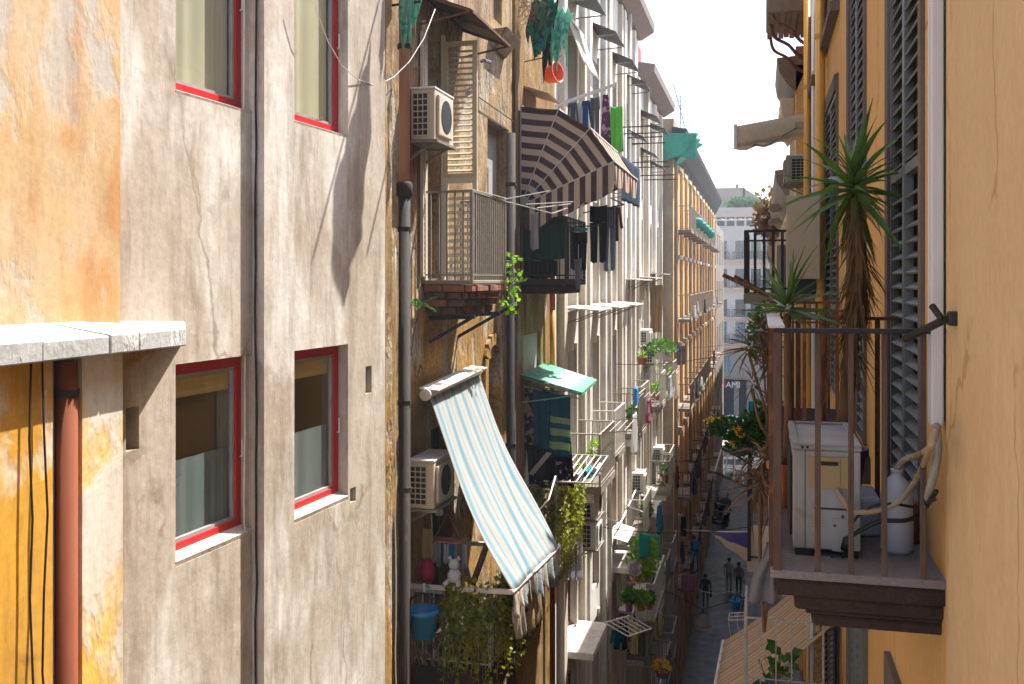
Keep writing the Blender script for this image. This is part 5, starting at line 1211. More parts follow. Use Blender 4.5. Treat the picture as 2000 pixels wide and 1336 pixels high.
rr_ = thing('laundry_airer', 'white airer with dark washing low on the white house', 'airer', onX(1215, 1230, -2.7))
aa, bb_ = onX(1192, 1222, -2.9), onX(1240, 1208, -2.6)
for k in range(6): MB().tube([aa.lerp(bb_, k/5)+V(-.12, 0, .05), aa.lerp(bb_, k/5)+V(.35, -.0, -.18)], .012, 5).build('rod', 'wire', rr_)
for d_ in (V(-.12,0,.05), V(.35,0,-.18)): MB().tube([aa+d_, bb_+d_], .014, 5).build('side_bar', 'wire', rr_)
hang('dark teal shirt on the low airer', 'shirt', 'cl_teal', onY(1196, 1228, 24.), onY(1214, 1226, 24.), .5, 'shirt', 51, .02)
hang('black shirt on the low airer', 'shirt', 'cl_denim', onY(1212, 1225, 24.2), onY(1227, 1223, 24.2), .55, 'shirt', 52, .02)
hang('pale yellow cloth at the end of the low airer', 'cloth', 'cl_yellow', onY(1229, 1212, 24.5), onY(1246, 1215, 24.5), .8, 'sheet', 53, .03, name='yellow_cloth')
tag(MB().tube([onX(1194, 1068, XD), onX(1229, 1069, XD) if False else onX(1194, 1068, XD)+V(.95, .0, 0)], .07, 12).build('flood_lamp', 'pole_white', None, smooth=True), 'pale tube lamp sticking out of the white wall', 'lamp')
cable('pale conduit bending down the white wall to the tube lamp', [onX(1262, 915, -3.55), onX(1240, 960, -3.55), onX(1215, 1015, -3.55), onX(1197, 1045, -3.55), onX(1193, 1068, -3.55), onX(1193, 1200, -3.55)], .03, 'pole_white', 'conduit', 'conduit')
# flower balcony
fb = onX(1250, 1190, -2.85)
for k, (px, py, r_, h, sz, lab, m_, pm) in enumerate(((1255, 1135, .30, .16, .09, 'tall lime green bush in a clay trough on the flower balcony', 'leaf_bright', 'clay_pot'), (1238, 1135, .14, .14, .06, 'low blue flowering plant beside the clay trough', 'flower_mix', 'clay_pot'),
        (1228, 1194, .16, .2, .07, 'green plant in a purple pot on the flower balcony', 'leaf_green', 'purple_pot'), (1252, 1192, .2, .16, .08, 'leafy plant in a dark box on the flower balcony', 'leaf_bright', 'clay_pot'), (1268, 1190, .14, .16, .07, 'small green plant at the right end of the flower balcony', 'leaf_green', 'clay_pot'))):
    c = onX(px, py, -2.9); fol = [(0, 0, .14, r_*.9, r_*.9, .16)] if k else [(0, 0, .3, .38, .5, .3), (.05, .2, .65, .3, .4, .25), (0, -.2, .2, .3, .3, .25)]
    potted(lab, c, r_*.62, h, fol, m_, pm, k+3, sz*1.35, 260)
sb = slab_balcony(FD, 26.9, 29.9, -9.2, .95, .12, 'slab_mid', 'small balcony crowded with flower pots'); railing(sb, [(XD, 26.93), (XD+.92, 26.93), (XD+.92, 29.87), (XD, 29.87)], -9.2, -8.2, 'iron_white', pitch=.16, bw=.018, rail=.035)
potted('leafy green flower box high on the white house', onX(1290, 700, -3.05), .3, .25, [(0, 0, .1, .5, .9, .22)], 'leaf_green', 'canopy_white', 12, .12, 420)
potted('small clay pot plant left of the leafy flower box', onX(1254, 712, -2.95), .13, .18, [(0, 0, .06, .1, .1, .1)], 'leaf_bright', 'clay_pot', 13, .07, 120)
potted('yellow flowering pot at the bottom balcony', onX(1292, 1322, -2.8), .2, .2, [(0, 0, .12, .25, .3, .14)], 'flower_yellow', 'clay_pot', 14, .08, 200)
# tan house: net and balconies
t_ = thing('cornice_net', 'green net bundled round the near corner of the tan house cornice', 'net', (-2.9, 39, 5))
rnd = random.Random(5)
MB().grid(lambda a, b: FE.p(38.5 + 3.4*a, 5.62 - 1.25*b*(1-.45*a), .9 - .75*b + .08*math.sin(a*14+b*5)), 20, 10).build('net_front', 'net_green', t_, smooth=True, solid=.01)
MB().grid(lambda a, b: V(XE - .9 + 1.8*a, 38.52 + .05*math.sin(a*9), 5.62 - 1.0*b - .1*math.sin(a*7)*b), 16, 10).build('net_side', 'net_green', t_, smooth=True, solid=.01)
for i, y in enumerate(eb):
    for k, z in enumerate(el):
        if (i + k) % 3 == 2 and i > 4: continue
        bb = slab_balcony(FE, y-.95, y+.95, z, .62, .12, 'slab_mid')
        if i < 8: railing(bb, [(XE, y-.92), (XE+.59, y-.92), (XE+.59, y+.92)], z, z+.95, 'iron_pale' if k < 2 else 'iron_rust_pale', pitch=.28, bw=.022, rail=.045)
        else: FE.block('railing', 'iron_rust_pale', y-.9, y+.9, z+.85, z+.92, .57, .6, parent=bb)
rnd = random.Random(2)
for i in range(5):
    c = FE.p(eb[i+1], 2.25, .62); t_ = thing('balcony_planter', 'teal covered planter on the tan house top balcony, %s from the white house' % ordn[i], 'planter', c)
    MB().lathe(c, [(.15, 0), (.24, .1), (.28, .3), (.2, .42), (.02, .45)], 12).build('cover', 'net_green', t_, smooth=True)
for k in range(26):
    i = rnd.randrange(0, 9); z = el[rnd.randrange(1, 5)] + rnd.uniform(.3, .9); y = eb[i] + rnd.uniform(-.8, .8)
    m_ = rnd.choice(['cl_white', 'cl_greyblue', 'cl_sheet', 'cl_denim', 'cl_pale'])
    o = hang('small %s piece of washing on the tan house balconies' % {'cl_white': 'white', 'cl_greyblue': 'slate blue', 'cl_sheet': 'beige', 'cl_denim': 'dark denim', 'cl_pale': 'pale lilac'}[m_], 'washing', m_, V(XE+.66, y, z), V(XE+.68, y+.5, z), rnd.uniform(.4, .8), 'sheet', k, .03, name='washing', group='washing on the tan house balconies')
for (px, py) in ((1350, 285), (1328, 275)):
    c = FE.p(44 if px > 1340 else 42, 6.2, -.4)
t_ = thing('tv_antenna', 'thin television antenna on the tan house roof', 'antenna', FE.p(46, 6.2, -.3)); c = FE.p(46, 6.2, -.3)
MB().tube([c, c+V(.05, 0, 2.2)], .02, 5).build('mast', 'iron_black', t_)
for (z, l, dx) in ((2.15, .5, -.2), (1.95, .55, -.2), (1.75, .5, -.15), (.95, .8, .1)): MB().tube([c+V(-l+dx+.15, 0, z+.02), c+V(l*.6+dx, 0, z+.03)], .016, 4).build('element', 'iron_black', t_)
cable('slanting guy rod beside the television antenna', [FE.p(42.5, 8.3, -.3), FE.p(44, 6.2, .2)], .018, 'iron_black', 'guy_rod', 'rod')

# more clutter on the lower white house
rnd = random.Random(77)
for k, (i, z) in enumerate(((3, -6.2), (4, -2.7), (2, -9.3), (5, -6.4), (3, -9.6))):
    ac_unit('white air conditioner in a lower bay of the white house, %s from the ivy screen' % ordn[k], XD+.06, XD+.40, bays[i]+.72, bays[i]+1.4, z, z+.55, 'white_plastic', grid=5)
for k, (i, z, m_, kind, h, lab) in enumerate(((1, -3.0, 'cl_white', 'sheet', .9, 'white sheet on the second iron balcony of the white house'), (2, -3.0, 'cl_pink', 'shirt', .6, 'pink shirt on the third iron balcony of the white house'), (3, -6.3, 'cl_lblue', 'towel', .8, 'blue towel over a lower rail of the white house'),
        (4, -3.0, 'cl_white', 'towel', .7, 'white towel on the fifth iron balcony of the white house'), (5, -6.3, 'cl_wine', 'shirt', .7, 'wine shirt low on the far white house'), (5, -3., 'cl_sheet', 'sheet', 1., 'cream sheet on the sixth iron balcony of the white house'), (6, -9.4, 'cl_greyblue', 'towel', .8, 'slate towel on the lowest far balcony of the white house'), (3, -9.4, 'cl_yellow', 'shirt', .6, 'yellow shirt near the flower pots'))):
    hang(lab, kind if kind != 'sheet' else 'sheet', m_, V(XD+.95, bays[i]-.5, z), V(XD+.97, bays[i]+.1, z), h, kind, 200+k, .03)
for k, (i, z) in enumerate(((0, -3.85), (2, -3.85), (4, -3.85), (5, -7.0), (6, -3.8), (3, -7.0))):
    potted('potted plant on a white house balcony, %s of the scattered pots' % ordn[k], V(XD+.5, bays[i]+.45, z), .12, .22, [(0, 0, .15, .18, .2, .2)], ('leaf_bright', 'leaf_green')[k % 2], 'clay_pot', 300+k, .1, 160)
for k, (i, z) in enumerate(((3, -3.4), (4, -6.5), (2, -6.3), (5, -9.6))):
    canopy('pale lower canopy on the white house, %s from the ivy screen' % ordn[k], bays[i], z-.15, 'canopy_white', 1.5, .5, .12)
# ================================================================== RIGHT: THE NEAR BALCONY
XO = .06; YB0, YB1 = 4.80, 6.45; ZF = -1.345; ZR = -.235
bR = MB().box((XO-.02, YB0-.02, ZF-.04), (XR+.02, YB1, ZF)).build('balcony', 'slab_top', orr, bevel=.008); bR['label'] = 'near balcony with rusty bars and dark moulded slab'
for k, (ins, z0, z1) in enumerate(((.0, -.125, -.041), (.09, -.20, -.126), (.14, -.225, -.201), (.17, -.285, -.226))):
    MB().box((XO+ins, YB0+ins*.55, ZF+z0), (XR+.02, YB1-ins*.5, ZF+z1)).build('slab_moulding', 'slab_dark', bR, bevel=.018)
for (px, m_, w_) in ((1597, 'iron_rust_pale', .026), (1662, 'iron_rust_pale', .024), (1727, 'iron_rust_pale', .025), (1803, 'iron_rust_pale', .027)):
    p = onY(px, 0, YB0); MB().bar((p.x, YB0, ZF-.02), (p.x, YB0, ZR), w_, .014).build('baluster', m_, bR, bevel=.003)
MB().bar((XO+.012, YB0, ZF-.02), (XO+.012, YB0, ZR), .036, .036).build('corner_post', 'iron_rust_pale', bR, bevel=.004)
MB().bar((XO-.006, YB0+.05, ZF-.02), (XO-.006, YB0+.05, ZR-.01), .04, .03).build('baluster', 'iron_rust', bR)
n = 8
o = MB().bar((XO+.005, YB0+.2, ZF), (XO+.005, YB0+.2, ZR-.01), .03, .016).build('baluster', 'iron_rust', bR); rep(o, [V(0, .155*k, 0) for k in range(1, 10)], bR)
o = MB().bar((XO+.16, YB1-.02, ZF), (XO+.16, YB1-.02, ZR), .03, .014).build('baluster', 'iron_rust', bR); rep(o, [V(.155*k, 0, 0) for k in range(1, 4)], bR)
MB().bar((XO-.005, YB0, ZR), (XR, YB0, ZR+.004), .04, .022).build('handrail', 'iron_black', bR, bevel=.003)
MB().bar((XO, YB1-.02, ZR), (XR, YB1-.02, ZR), .04, .02).build('handrail', 'iron_rust', bR)
MB().obox((XO-.03, YB0-.022, ZR+.012), (.075, 0, 0), (0, YB1-YB0+.02, 0), (0, 0, .014)).build('handrail', 'iron_white', bR, bevel=.004)
MB().bar((XO+.01, YB0+.02, ZF+.05), (XO+.01, YB1, ZF+.05), .02, .02).build('bottom_rail', 'iron_rust', bR)
# black wall stay
t_ = thing('wall_stay', 'black iron wall stay holding the near balcony handrail', 'bracket', onX(1848, 630, XR-.06))
w0 = onX(1850, 622, XR-.055); w1 = onY(1768, 662, YB0)
MB().bar(w0+V(.07, 0, 0), w0, .055, .06).build('wall_block', 'iron_black', t_, bevel=.01)
MB().bar(w0, w1, .03, .03).build('arm', 'iron_black', t_, bevel=.006); MB().bar(w0+V(-.02, 0, -.005), w0+V(-.055, .04, .055), .024).build('prong', 'iron_black', t_, bevel=.006)
# condenser
ya0 = 5.06; A0, A1 = onY(1549, 868, ya0).x, onY(1681, 868, ya0).x; za, zb_ = ZF+.035, onY(1600, 866, ya0).z
t_ = thing('air_conditioner', 'white floor standing air conditioner on the near right balcony', 'air conditioner', ((A0+A1)/2, ya0+.38, ZF))
MB().box((A0, ya0, za), (A1, ya0+.78, zb_-.035)).build('casing', 'ac_white', t_, bevel=.008)
b = MB().box((A0-.006, ya0-.006, zb_-.034), (A1+.006, ya0+.786, zb_-.012)); b.build('lid', 'ac_white', t_, bevel=.008)
b = MB(); 
for q_ in (((A0-.004, ya0-.004), (A0+.028, ya0+.784)), ((A1-.028, ya0-.004), (A1+.004, ya0+.784)), ((A0+.028, ya0-.004), (A1-.028, ya0+.03)), ((A0+.028, ya0+.75), (A1-.028, ya0+.784))): MB().box((*q_[0], zb_-.013), (*q_[1], zb_)).build('lid_rim', 'ac_white', t_, bevel=.004)
P5 = lambda px, py, d=0: onY(px, py, ya0) + V(0, -d, 0)
def plate(nm, mat, x0, y0, x1, y1, th, par=None, off=0., bevel=.003):
    a, b_ = P5(x0, y0), P5(x1, y1); return MB().box((a.x, ya0-off-th, b_.z), (b_.x, ya0-off+.002, a.z)).build(nm, mat, par or t_, bevel=bevel)
pn = plate('service_panel', 'ac_panel', 1577, 890, 1657, 956, .008); plate('panel_face', 'ac_panel', 1601, 893, 1641, 955, .006, pn, .008); plate('handle_recess', 'black_grille', 1603, 900, 1637, 909, .003, pn, .0145, 0)
plate('seam', 'black_grille', 1571.5, 880, 1573, 1088, .0015, bevel=0)
plate('seam', 'black_grille', 1590, 994, 1680, 995, .0015, bevel=0)
vp = plate('valve_cover', 'ac_white', 1625, 1012, 1658, 1078, .006)
for (x, y) in ((1567, 873), (1577, 873), (1569, 1090), (1579, 1090), (1625, 1088), (1645, 1088), (1672, 1089), (1630, 1026), (1646, 1009), (1618, 950)): plate('bolt', 'black_grille', x-2.5, y-2.5, x+2.5, y+2.5, .007, bevel=.002)
for r_ in range(5):
    for (x0, x1) in ((1584, 1592), (1603, 1612)): plate('label_line', 'ac_panel', x0, 1003+r_*6, x1-r_ % 2*2, 1005+r_*6, .0012, bevel=0)
for (x, y) in ((A0+.05, ya0+.04), (A1-.05, ya0+.04), (A0+.05, ya0+.72), (A1-.05, ya0+.72)): MB().box((x-.04, y-.03, ZF+.001), (x+.04, y+.03, za+.001)).build('foot', 'black_grille', t_)
MB().box((A0+.02, ya0+.779, za+.03), (A1-.02, ya0+.785, zb_-.06)).build('rear_guard', 'black_grille', t_)
MB().box((A0-.012, ya0+.1, za+.04), (A0-.001, ya0+.65, zb_-.08)).build('fan_guard', 'black_grille', t_)
# white can, board and sack beside it
yj = 5.25; c = onY(1751, 1098, yj); c.z = ZF + .002
t_ = thing('white_can', 'tall white plastic can right of the floor standing air conditioner', 'can', c); h = onY(1751, 916, yj).z - c.z
MB().lathe(c, [(.070, 0), (.078, .02), (.080, h*.30), (.076, h*.55), (.077, h*.68), (.066, h*.80), (.045, h*.88), (.026, h*.93), (.024, h*.97), (.029, h*.975), (.029, h), (.015, h)], 24).build('body', 'jug', t_, smooth=True)
tag(MB().box((A1+.03, 5.5, ZF+.002), (A1+.14, 5.85, onY(1700, 965, 5.6).z)).build('foam_box', 'jug', None, bevel=.02), 'white foam box between the air conditioner and the white can', 'box')
tag(MB().lathe((c.x+.09, 5.45, ZF+.002), [(.05, 0), (.055, .1), (.05, .2), (.045, .21)], 12).build('clay_jar', 'clay_pot', None, smooth=True), 'brown clay jar behind the white can', 'jar')
def smooth_pts(pts, n=6):
    out = []; P_ = [pts[0]] + list(pts) + [pts[-1]]
    for i in range(1, len(P_)-2):
        for k in range(n):
            t_ = k/n; a, b_, c_, d = P_[i-1], P_[i], P_[i+1], P_[i+2]
            out.append(.5*((2*b_) + (c_-a)*t_ + (2*a-5*b_+4*c_-d)*t_*t_ + (3*b_-a-3*c_+d)*t_**3))
    return out + [pts[-1]]
def hose(label, pts, r, mat, ring=False, **k):
    pts = smooth_pts([Vector(p) for p in pts], 14 if ring else 7); rs = [r*(1.12 if (ring and i % 2) else 1.) for i in range(len(pts))]
    o = MB().tube(pts, rs, 8).build('hose', mat, None, smooth=True); return tag(o, label, 'hose')
hose('beige ribbed hose from the wall duct into the white can', [onX(1828, 842, .70), onX(1818, 872, .66), onY(1795, 888, 5.1), onY(1768, 897, 5.2), onY(1752, 915, yj), onY(1751, 925, yj)], .014, 'hose', True)
hose('beige ribbed hose looping from the service panel to the wall duct', [P5(1632, 955, .01), P5(1645, 972, .05), P5(1665, 993, .06), onY(1715, 997, 5.0), onY(1760, 975, 5.0), onY(1795, 925, 5.02), onX(1818, 870, .66), onX(1824, 838, .72)], .013, 'hose', True)
hose('upper black cable from the air conditioner to the wall', [P5(1660, 1030, .02), P5(1672, 1005, .05), onY(1705, 988, 5.0), onY(1745, 984, 5.0), onY(1790, 990, 5.05), onX(1826, 975, .7)], .007, 'cable_black')
hose('lower black cable from the air conditioner to the wall', [P5(1657, 1048, .02), P5(1680, 1030, .05), onY(1720, 1018, 5.0), onY(1770, 1016, 5.0), onY(1800, 1000, 5.05), onX(1828, 960, .7)], .011, 'cable_black')
o = tag(MB().tube([P5(1648, 1072, .03), P5(1655, 1050, .035), P5(1662, 1045, .03)], [.02, .024, .012], 8).build('valve_wrap', 'cable_black', None, smooth=True), 'black taped valve on the air conditioner', 'valve')
# cable duct on the wall
z835 = onX(1830, 835, XR-.05).z
t_ = thing('cable_duct', 'white cable duct running up the wall beside the nearest shutter', 'duct', (XR-.03, RY(1830), z835))
y0_, y1_ = RY(1845, .01)+.005, RY(1814, .06)
MB().box((XR-.065, y0_, z835), (XR-.012, y1_, 4.9)).build('channel', 'white_trim', t_, bevel=.008); MB().box((XR-.072, y0_+.05, z835+.002), (XR-.064, y1_-.06, 4.9)).build('cover', 'white_trim', t_, bevel=.003)
hose('grey insulated pipe hanging below the white cable duct', [V(XR-.04, (y0_+y1_)/2, z835+.02), onX(1832, 870, .745), onX(1826, 915, .73), onX(1815, 960, .72), onX(1812, 985, .74)], .018, 'ac_white')
# ---------------------------------------------------------------- the yuccas and other plants
def rosette(par, c, n, key, mat, rnd, el0=-.6, el1=1.35, sc=1.):
    for k in range(n):
        f = k/n; az = k*2.39996 + rnd.uniform(-.45, .45); el = el0 + (el1-el0)*f + rnd.uniform(-.28, .28)
        leaf_obj(par, key[k % len(key)], Vector(c)+V(math.cos(az), math.sin(az), 0)*.012 + V(0,0,.10*f*sc), az, el, mat, sc*rnd.uniform(.62, 1.15), rnd.uniform(-.9, .9))
rnd = random.Random(21)
cr = onY(1668, 385, 6.25); bs = V(.46, 6.28, ZF+.3)
t_ = thing('yucca_plant', 'tall yucca with shaggy dry trunk behind the near balcony', 'plant', V(bs.x, bs.y, ZF)); pot(t_, V(bs.x, bs.y, ZF), .15, .34, 'purple_pot')
tr = [bs, V(.49, 6.27, -.75), onY(1668, 610, 6.25), onY(1678, 520, 6.25), cr]
MB().tube(tr, [.05, .045, .042, .045, .03], 10).build('trunk', 'trunk', t_, smooth=True)
YK = [(.40, .044, .15, .25), (.44, .040, .35, .25), (.36, .042, .55, .25)]
rosette(t_, cr, 66, YK, 'leaf_yucca', rnd, -.85, 1.4, 1.08)
for k in range(260):          # skirt of dry leaves
    f = rnd.random(); p = tr[1].lerp(tr[2], .4+f*2.4) if f < .25 else (tr[2].lerp(tr[3], min(1, (f-.25)*2.6)) if f < .63 else tr[3].lerp(cr, (f-.63)/.37*.95)); az = rnd.uniform(0, 6.28)
    leaf_obj(t_, ((.26, .016, .05, .4), (.32, .012, .12, .4), (.22, .018, -.05, .4))[k % 3], p + V(math.cos(az), math.sin(az), 0)*.035, az, -1.2 + rnd.uniform(-.28, .35), 'leaf_dry', rnd.uniform(.75, 1.15), rnd.uniform(-.4, .4), 'dry_leaf')
c2 = onY(1537, 612, 6.15)
t_ = thing('yucca_plant', 'small green yucca at the far corner of the near balcony', 'plant', V(c2.x, c2.y, ZF)); pot(t_, V(c2.x, c2.y, ZF), .11, .26)
MB().tube([V(c2.x, c2.y, ZF+.24), V(c2.x+.01, c2.y, -.8), c2], [.028, .026, .022], 8).build('trunk', 'trunk', t_, smooth=True)
rosette(t_, c2, 40, [(.34, .034, .12, .25), (.40, .03, .22, .25)], 'leaf_yucca', rnd, -.25, 1.35)
def stalk_plant(label, base, heads, key, mat, seed, n=26, sc=1., name='dracaena'):
    t_ = thing(name, label, 'plant', base); rnd = random.Random(seed)
    for h_ in heads:
        h_ = Vector(h_); MB().tube(smooth_pts([Vector(base), Vector(base).lerp(h_, .5)+V(rnd.uniform(-.05,.05), 0, -.05), h_], 4), .012, 6).build('stem', 'trunk', t_, smooth=True)
        rosette(t_, h_, n, key, mat, rnd, -.9, 1.2, sc)
    return t_
DK = [(.26, .02, .4, .2), (.22, .022, .25, .2)]
# second balcony on the same floor
bS = MB().box((XO-.02, 7.95, ZF-.2), (XR+.02, 10.9, ZF)).build('balcony', 'slab_dark', orr, bevel=.01); bS['label'] = 'second rusty balcony beyond the near one'
for yy in (7.97, 10.88): MB().bar((XO, yy, ZR), (XR, yy, ZR), .04, .022).build('handrail', 'iron_rust', bS); MB().bar((XO, yy, ZR-.09), (XR, yy, ZR-.09), .02, .014).build('middle_rail', 'iron_rust', bS)
MB().bar((XO, 7.95, ZR), (XO, 10.9, ZR), .04, .022).build('handrail', 'iron_rust', bS)
o = MB().bar((XO+.02, 7.97, ZF), (XO+.02, 7.97, ZR), .026, .014).build('baluster', 'iron_rust', bS); rep(o, [V(.12*k, 0, 0) for k in range(1, 6)] + [V(.12*k, 2.91, 0) for k in range(6)], bS)
o = MB().bar((XO, 8.15, ZF), (XO, 8.15, ZR), .014, .026).build('baluster', 'iron_rust', bS); rep(o, [V(0, .16*k, 0) for k in range(1, 17)], bS)
stalk_plant('brown leaved dracaena leaning out over the street beside the near balcony', V(.12, 8.4, ZF), [onY(1462, 690, 8.2), onY(1483, 655, 8.3), onY(1502, 712, 8.2), onY(1470, 760, 8.3), onY(1508, 668, 8.5)], DK, 'leaf_brown', 5, 24)
stalk_plant('purple brown dracaena hanging beside the air conditioner balcony', V(.02, 7.6, -2.6), [onY(1492, 905, 7.4), onY(1484, 960, 7.4), onY(1500, 935, 7.6)], [(.36, .026, .75, .2), (.3, .028, .6, .2)], 'leaf_brown', 8, 26)
tag(MB().grid(lambda a, b: onY(1497, 1060, 7.2).lerp(onY(1513, 1060, 7.2), a) + V(-.14*b*(1-a) + .01*math.sin(b*8), .03*math.sin(a*9+b*3), -.42*b), 8, 10).build('grey_cover', 'cl_gauze', None, smooth=True, solid=.006), 'grey cloth cover hanging left of the near balcony slab', 'cloth')
t_ = thing('green_creeper', 'green creeper climbing at the end of the second balcony', 'plant', V(.0, 11.2, -1.2)); b = MB(); rnd = random.Random(4)
for (px, py, r_) in ((1488, 640, .16), (1482, 668, .14), (1496, 615, .12), (1492, 690, .12)): clump(b, onY(px, py, 11.2), r_, r_, r_*1.2, 130, .06, rnd, .1)
b.build('foliage', 'leaf_green', t_, kind='stuff'); MB().tube([V(.05, 11.2, ZF), onY(1490, 690, 11.2), onY(1496, 610, 11.2)], .012, 5).build('stem', 'trunk', t_)
# third balcony: black railing, beige screen, rusty beam
bT = MB().box((-.22, 12.95, -.30), (XR+.02, 14.6, -.17)).build('balcony', 'slab_mid', orr, bevel=.01); bT['label'] = 'balcony with black railing behind the big yucca'
railing(bT, [(XR-.1, 13.0), (-.19, 13.0), (-.19, 14.55)], -.17, .62, 'iron_black', pitch=.105, bw=.035, rail=.05, mid=.5)
tag(MB().box((.30, 12.7, onY(1560, 545, 12.7).z), (.695, 12.85, onY(1560, 381, 12.7).z)).build('wind_screen', 'box_beige', None, bevel=.01), 'large beige screen box left of the yucca crown', 'screen')
tag(MB().box((.36, 12.9, -.17), (.66, 13.2, .02)).build('dark_crate', 'shutter_green', None, bevel=.01), 'dark green crate under the beige screen', 'crate')
tag(MB().box((.19, 13.1, -.165), (.30, 13.3, .45)).build('leaning_sheet', 'box_beige', None, bevel=.01), 'pale panel behind the black railing', 'panel')
tag(MB().bar(onY(1412, 537, 12.4), onY(1502, 578, 12.4), .09, .05).bar(onY(1433, 541, 12.4), onY(1490, 572, 12.4), .07, .07).build('iron_beam', 'iron_rust', None), 'rusty iron beam jutting out below the black railing', 'beam')
# yellow pipes and a pale pipe on the wall
for k, (px, out, r_, m_, lab, zt) in enumerate(((1602, .09, .062, 'yellow_pipe', 'thicker yellow pipe right of the beige screen', 5.1), (1577, .10, .06, 'yellow_pipe', 'yellow pipe at the far end of the yellow house', 5.1), (1590, .05, .04, 'white_trim', 'pale pipe between the two yellow pipes', 5.1))):
    y = RY(px, out); t_ = thing('wall_pipe', lab, 'pipe', (XR-out, y, GZ)); MB().tube([(XR-out, y, GZ), (XR-out, y, zt)], r_, 12).build('pipe', m_, t_, smooth=True)
    for z in (3., .8, -.35, -2.2): MB().tube([(XR-out, y, z), (XR-out, y, z+.06)], r_*1.18, 12).build('clamp', m_, t_)
# folded cream awning, condenser boxes, high wooden balcony
t_ = thing('folded_awning', 'cream folded awning sticking out high over the street on the right', 'awning', V(.7, 16.5, 2.6))
f0_, f1_ = V(.70, 16.4, 2.62), V(-.40, 16.2, 2.42)
MB().grid(lambda a, b: f0_.lerp(f1_, a) + V(0, .6*b, -.02 - .30*math.sin(math.pi*.5*abs(1-2*b))*.9 + .02*math.sin(a*20)), 14, 10).build('fabric', 'cl_canvas', t_, smooth=True, solid=.01)
MB().grid(lambda a, b: f0_.lerp(f1_, a) + V(.0, -.0, .02 - .34*b - .012*math.sin(a*26)*b), 14, 4).build('front_fold', 'cl_canvas', t_, smooth=True, solid=.008)
MB().bar(f1_+V(0,0,-.34), f1_+V(0,0,.05), .05).build('end_bar', 'pole_white', t_); MB().bar(V(.7, 16.4, 2.5), V(.05, 16.3, 2.12), .03).bar(V(.05, 16.3, 2.12), V(-.35, 16.3, 2.2), .03).build('arm', 'iron_grey', t_)
for k in range(3): MB().tube([V(.52, 16.3, 2.42+.035*k), V(.80, 16.45, 2.42+.035*k)], .02, 6).build('clamp', 'alu', t_)
t_ = ac_unit('grey condenser box hung below the cream folded awning', .74, .40, 17.6, 18.4, onY(1547, 356, 17.6).z, onY(1547, 303, 17.6).z, 'ac_white')
t_ = thing('balcony_overhead', 'wooden balcony underside with curled iron brackets at the top right', 'balcony', V(.5, 17.5, 4.4))
for k in range(7): MB().box((.10+.098*k, 16.6, 4.42+.02*(k % 2)), (.19+.098*k, 18.9, 4.52+.02*(k % 2))).build('plank', 'wood_old', t_)
MB().box((.08, 16.55, 4.545), (XR, 18.95, 5.0)).build('deck', 'slab_mid', t_, bevel=.02); MB().box((.10, 16.5, 4.3), (XR, 16.62, 4.55)).build('fascia', 'wood_old', t_)
for yy in (16.7, 17.8, 18.8): MB().tube(smooth_pts([V(.16, yy, 4.42), V(.22, yy, 4.2), V(.45, yy, 4.05), V(.62, yy, 3.85), V(XR, yy, 3.75)], 5), .028, 6).build('bracket', 'iron_rust', t_, smooth=True)
for i, y in enumerate((19.8, 20.7, 21.6)):
    MB().prism([FH.p(-y, 3.5, 0), FH.p(-y, 2.95, 0), FH.p(-y, 2.8, .08), FH.p(-y, 2.95, .18), FH.p(-y, 3.25, .26), FH.p(-y, 3.5, .28)], V(0, .3, 0)).build('carved_bracket', 'stone_sill', oh, bevel=.03)
# lower right: balconies, striped awning, window frame with white shutter
low_b = MB().box((-.72, 16.2, -4.62), (.62, 18.6, -4.45)).build('balcony', 'box_beige', orr, bevel=.01) if False else MB().box((-.22, 16.2, -4.62), (XR+.02, 18.6, -4.45)).build('balcony', 'box_beige', orr, bevel=.01)
low_b['label'] = 'lower balcony with cream floor and plants over the street'
railing(low_b, [(XR-.1, 16.23), (-.19, 16.23), (-.19, 18.55)], -4.45, -3.0, 'iron_black', pitch=.17, bw=.02, rail=.05, mid=-3.5)
MB().box((-.23, 16.19, -3.6), (-.16, 18.5, -2.94)).build('side_board', 'pole_white', low_b) if False else None
t_ = thing('flower_hedge', 'leafy hedge with yellow flowers on the lower balcony rail', 'plant', V(-.2, 17.2, -3.0)); rnd = random.Random(17); b = MB(); bf = MB()
for (px, py, r_) in ((1478, 868, .36), (1462, 850, .3), (1440, 842, .3), (1420, 836, .22), (1402, 832, .16), (1490, 830, .3), (1470, 815, .2), (1448, 870, .24), (1500, 800, .25)): clump(b, onY(px, py, 17.3), r_, r_*.9, r_*.75, int(900*r_), .085, rnd, .1)
for (px, py) in ((1384, 820), (1396, 816), (1440, 836), (1446, 846), (1484, 886), (1490, 880), (1430, 868)): clump(bf, onY(px, py, 17.0), .055, .055, .045, 16, .055, rnd, 0)
b.build('foliage', 'leaf_green', t_, kind='stuff'); bf.build('flowers', 'flower_yellow', t_, kind='stuff')
hang('turquoise rag caught in the hedge above the street', 'rag', 'cl_cyan', onY(1462, 783, 16.8), onY(1472, 780, 16.8), .17, 'sheet', 61, .02, name='rag'); hang('small white rag on the brown dracaena', 'rag', 'cl_white', onY(1481, 690, 8.6), onY(1488, 688, 8.6), .12, 'sheet', 62, .01, name='rag')
fr_ = thing('drying_rack', 'white rod drying frame jutting from the lower right balcony', 'drying rack', onY(1440, 920, 16.3))
q0, q1, q2, q3 = onY(1409, 876, 16.4), onY(1449, 896, 16.4), onY(1452, 948, 16.2), onY(1396, 922, 16.2)
for k in range(4): MB().tube([q0.lerp(q1, k/3), q3.lerp(q2, k/3)], .012, 5).build('rod', 'wire', fr_)
for a, b_ in ((q0, q1), (q3, q2), (q1, onY(1462, 905, 16.2)), (q2, onY(1462, 950, 16.2))): MB().bar(a, b_, .03).build('frame_bar', 'iron_black', fr_)
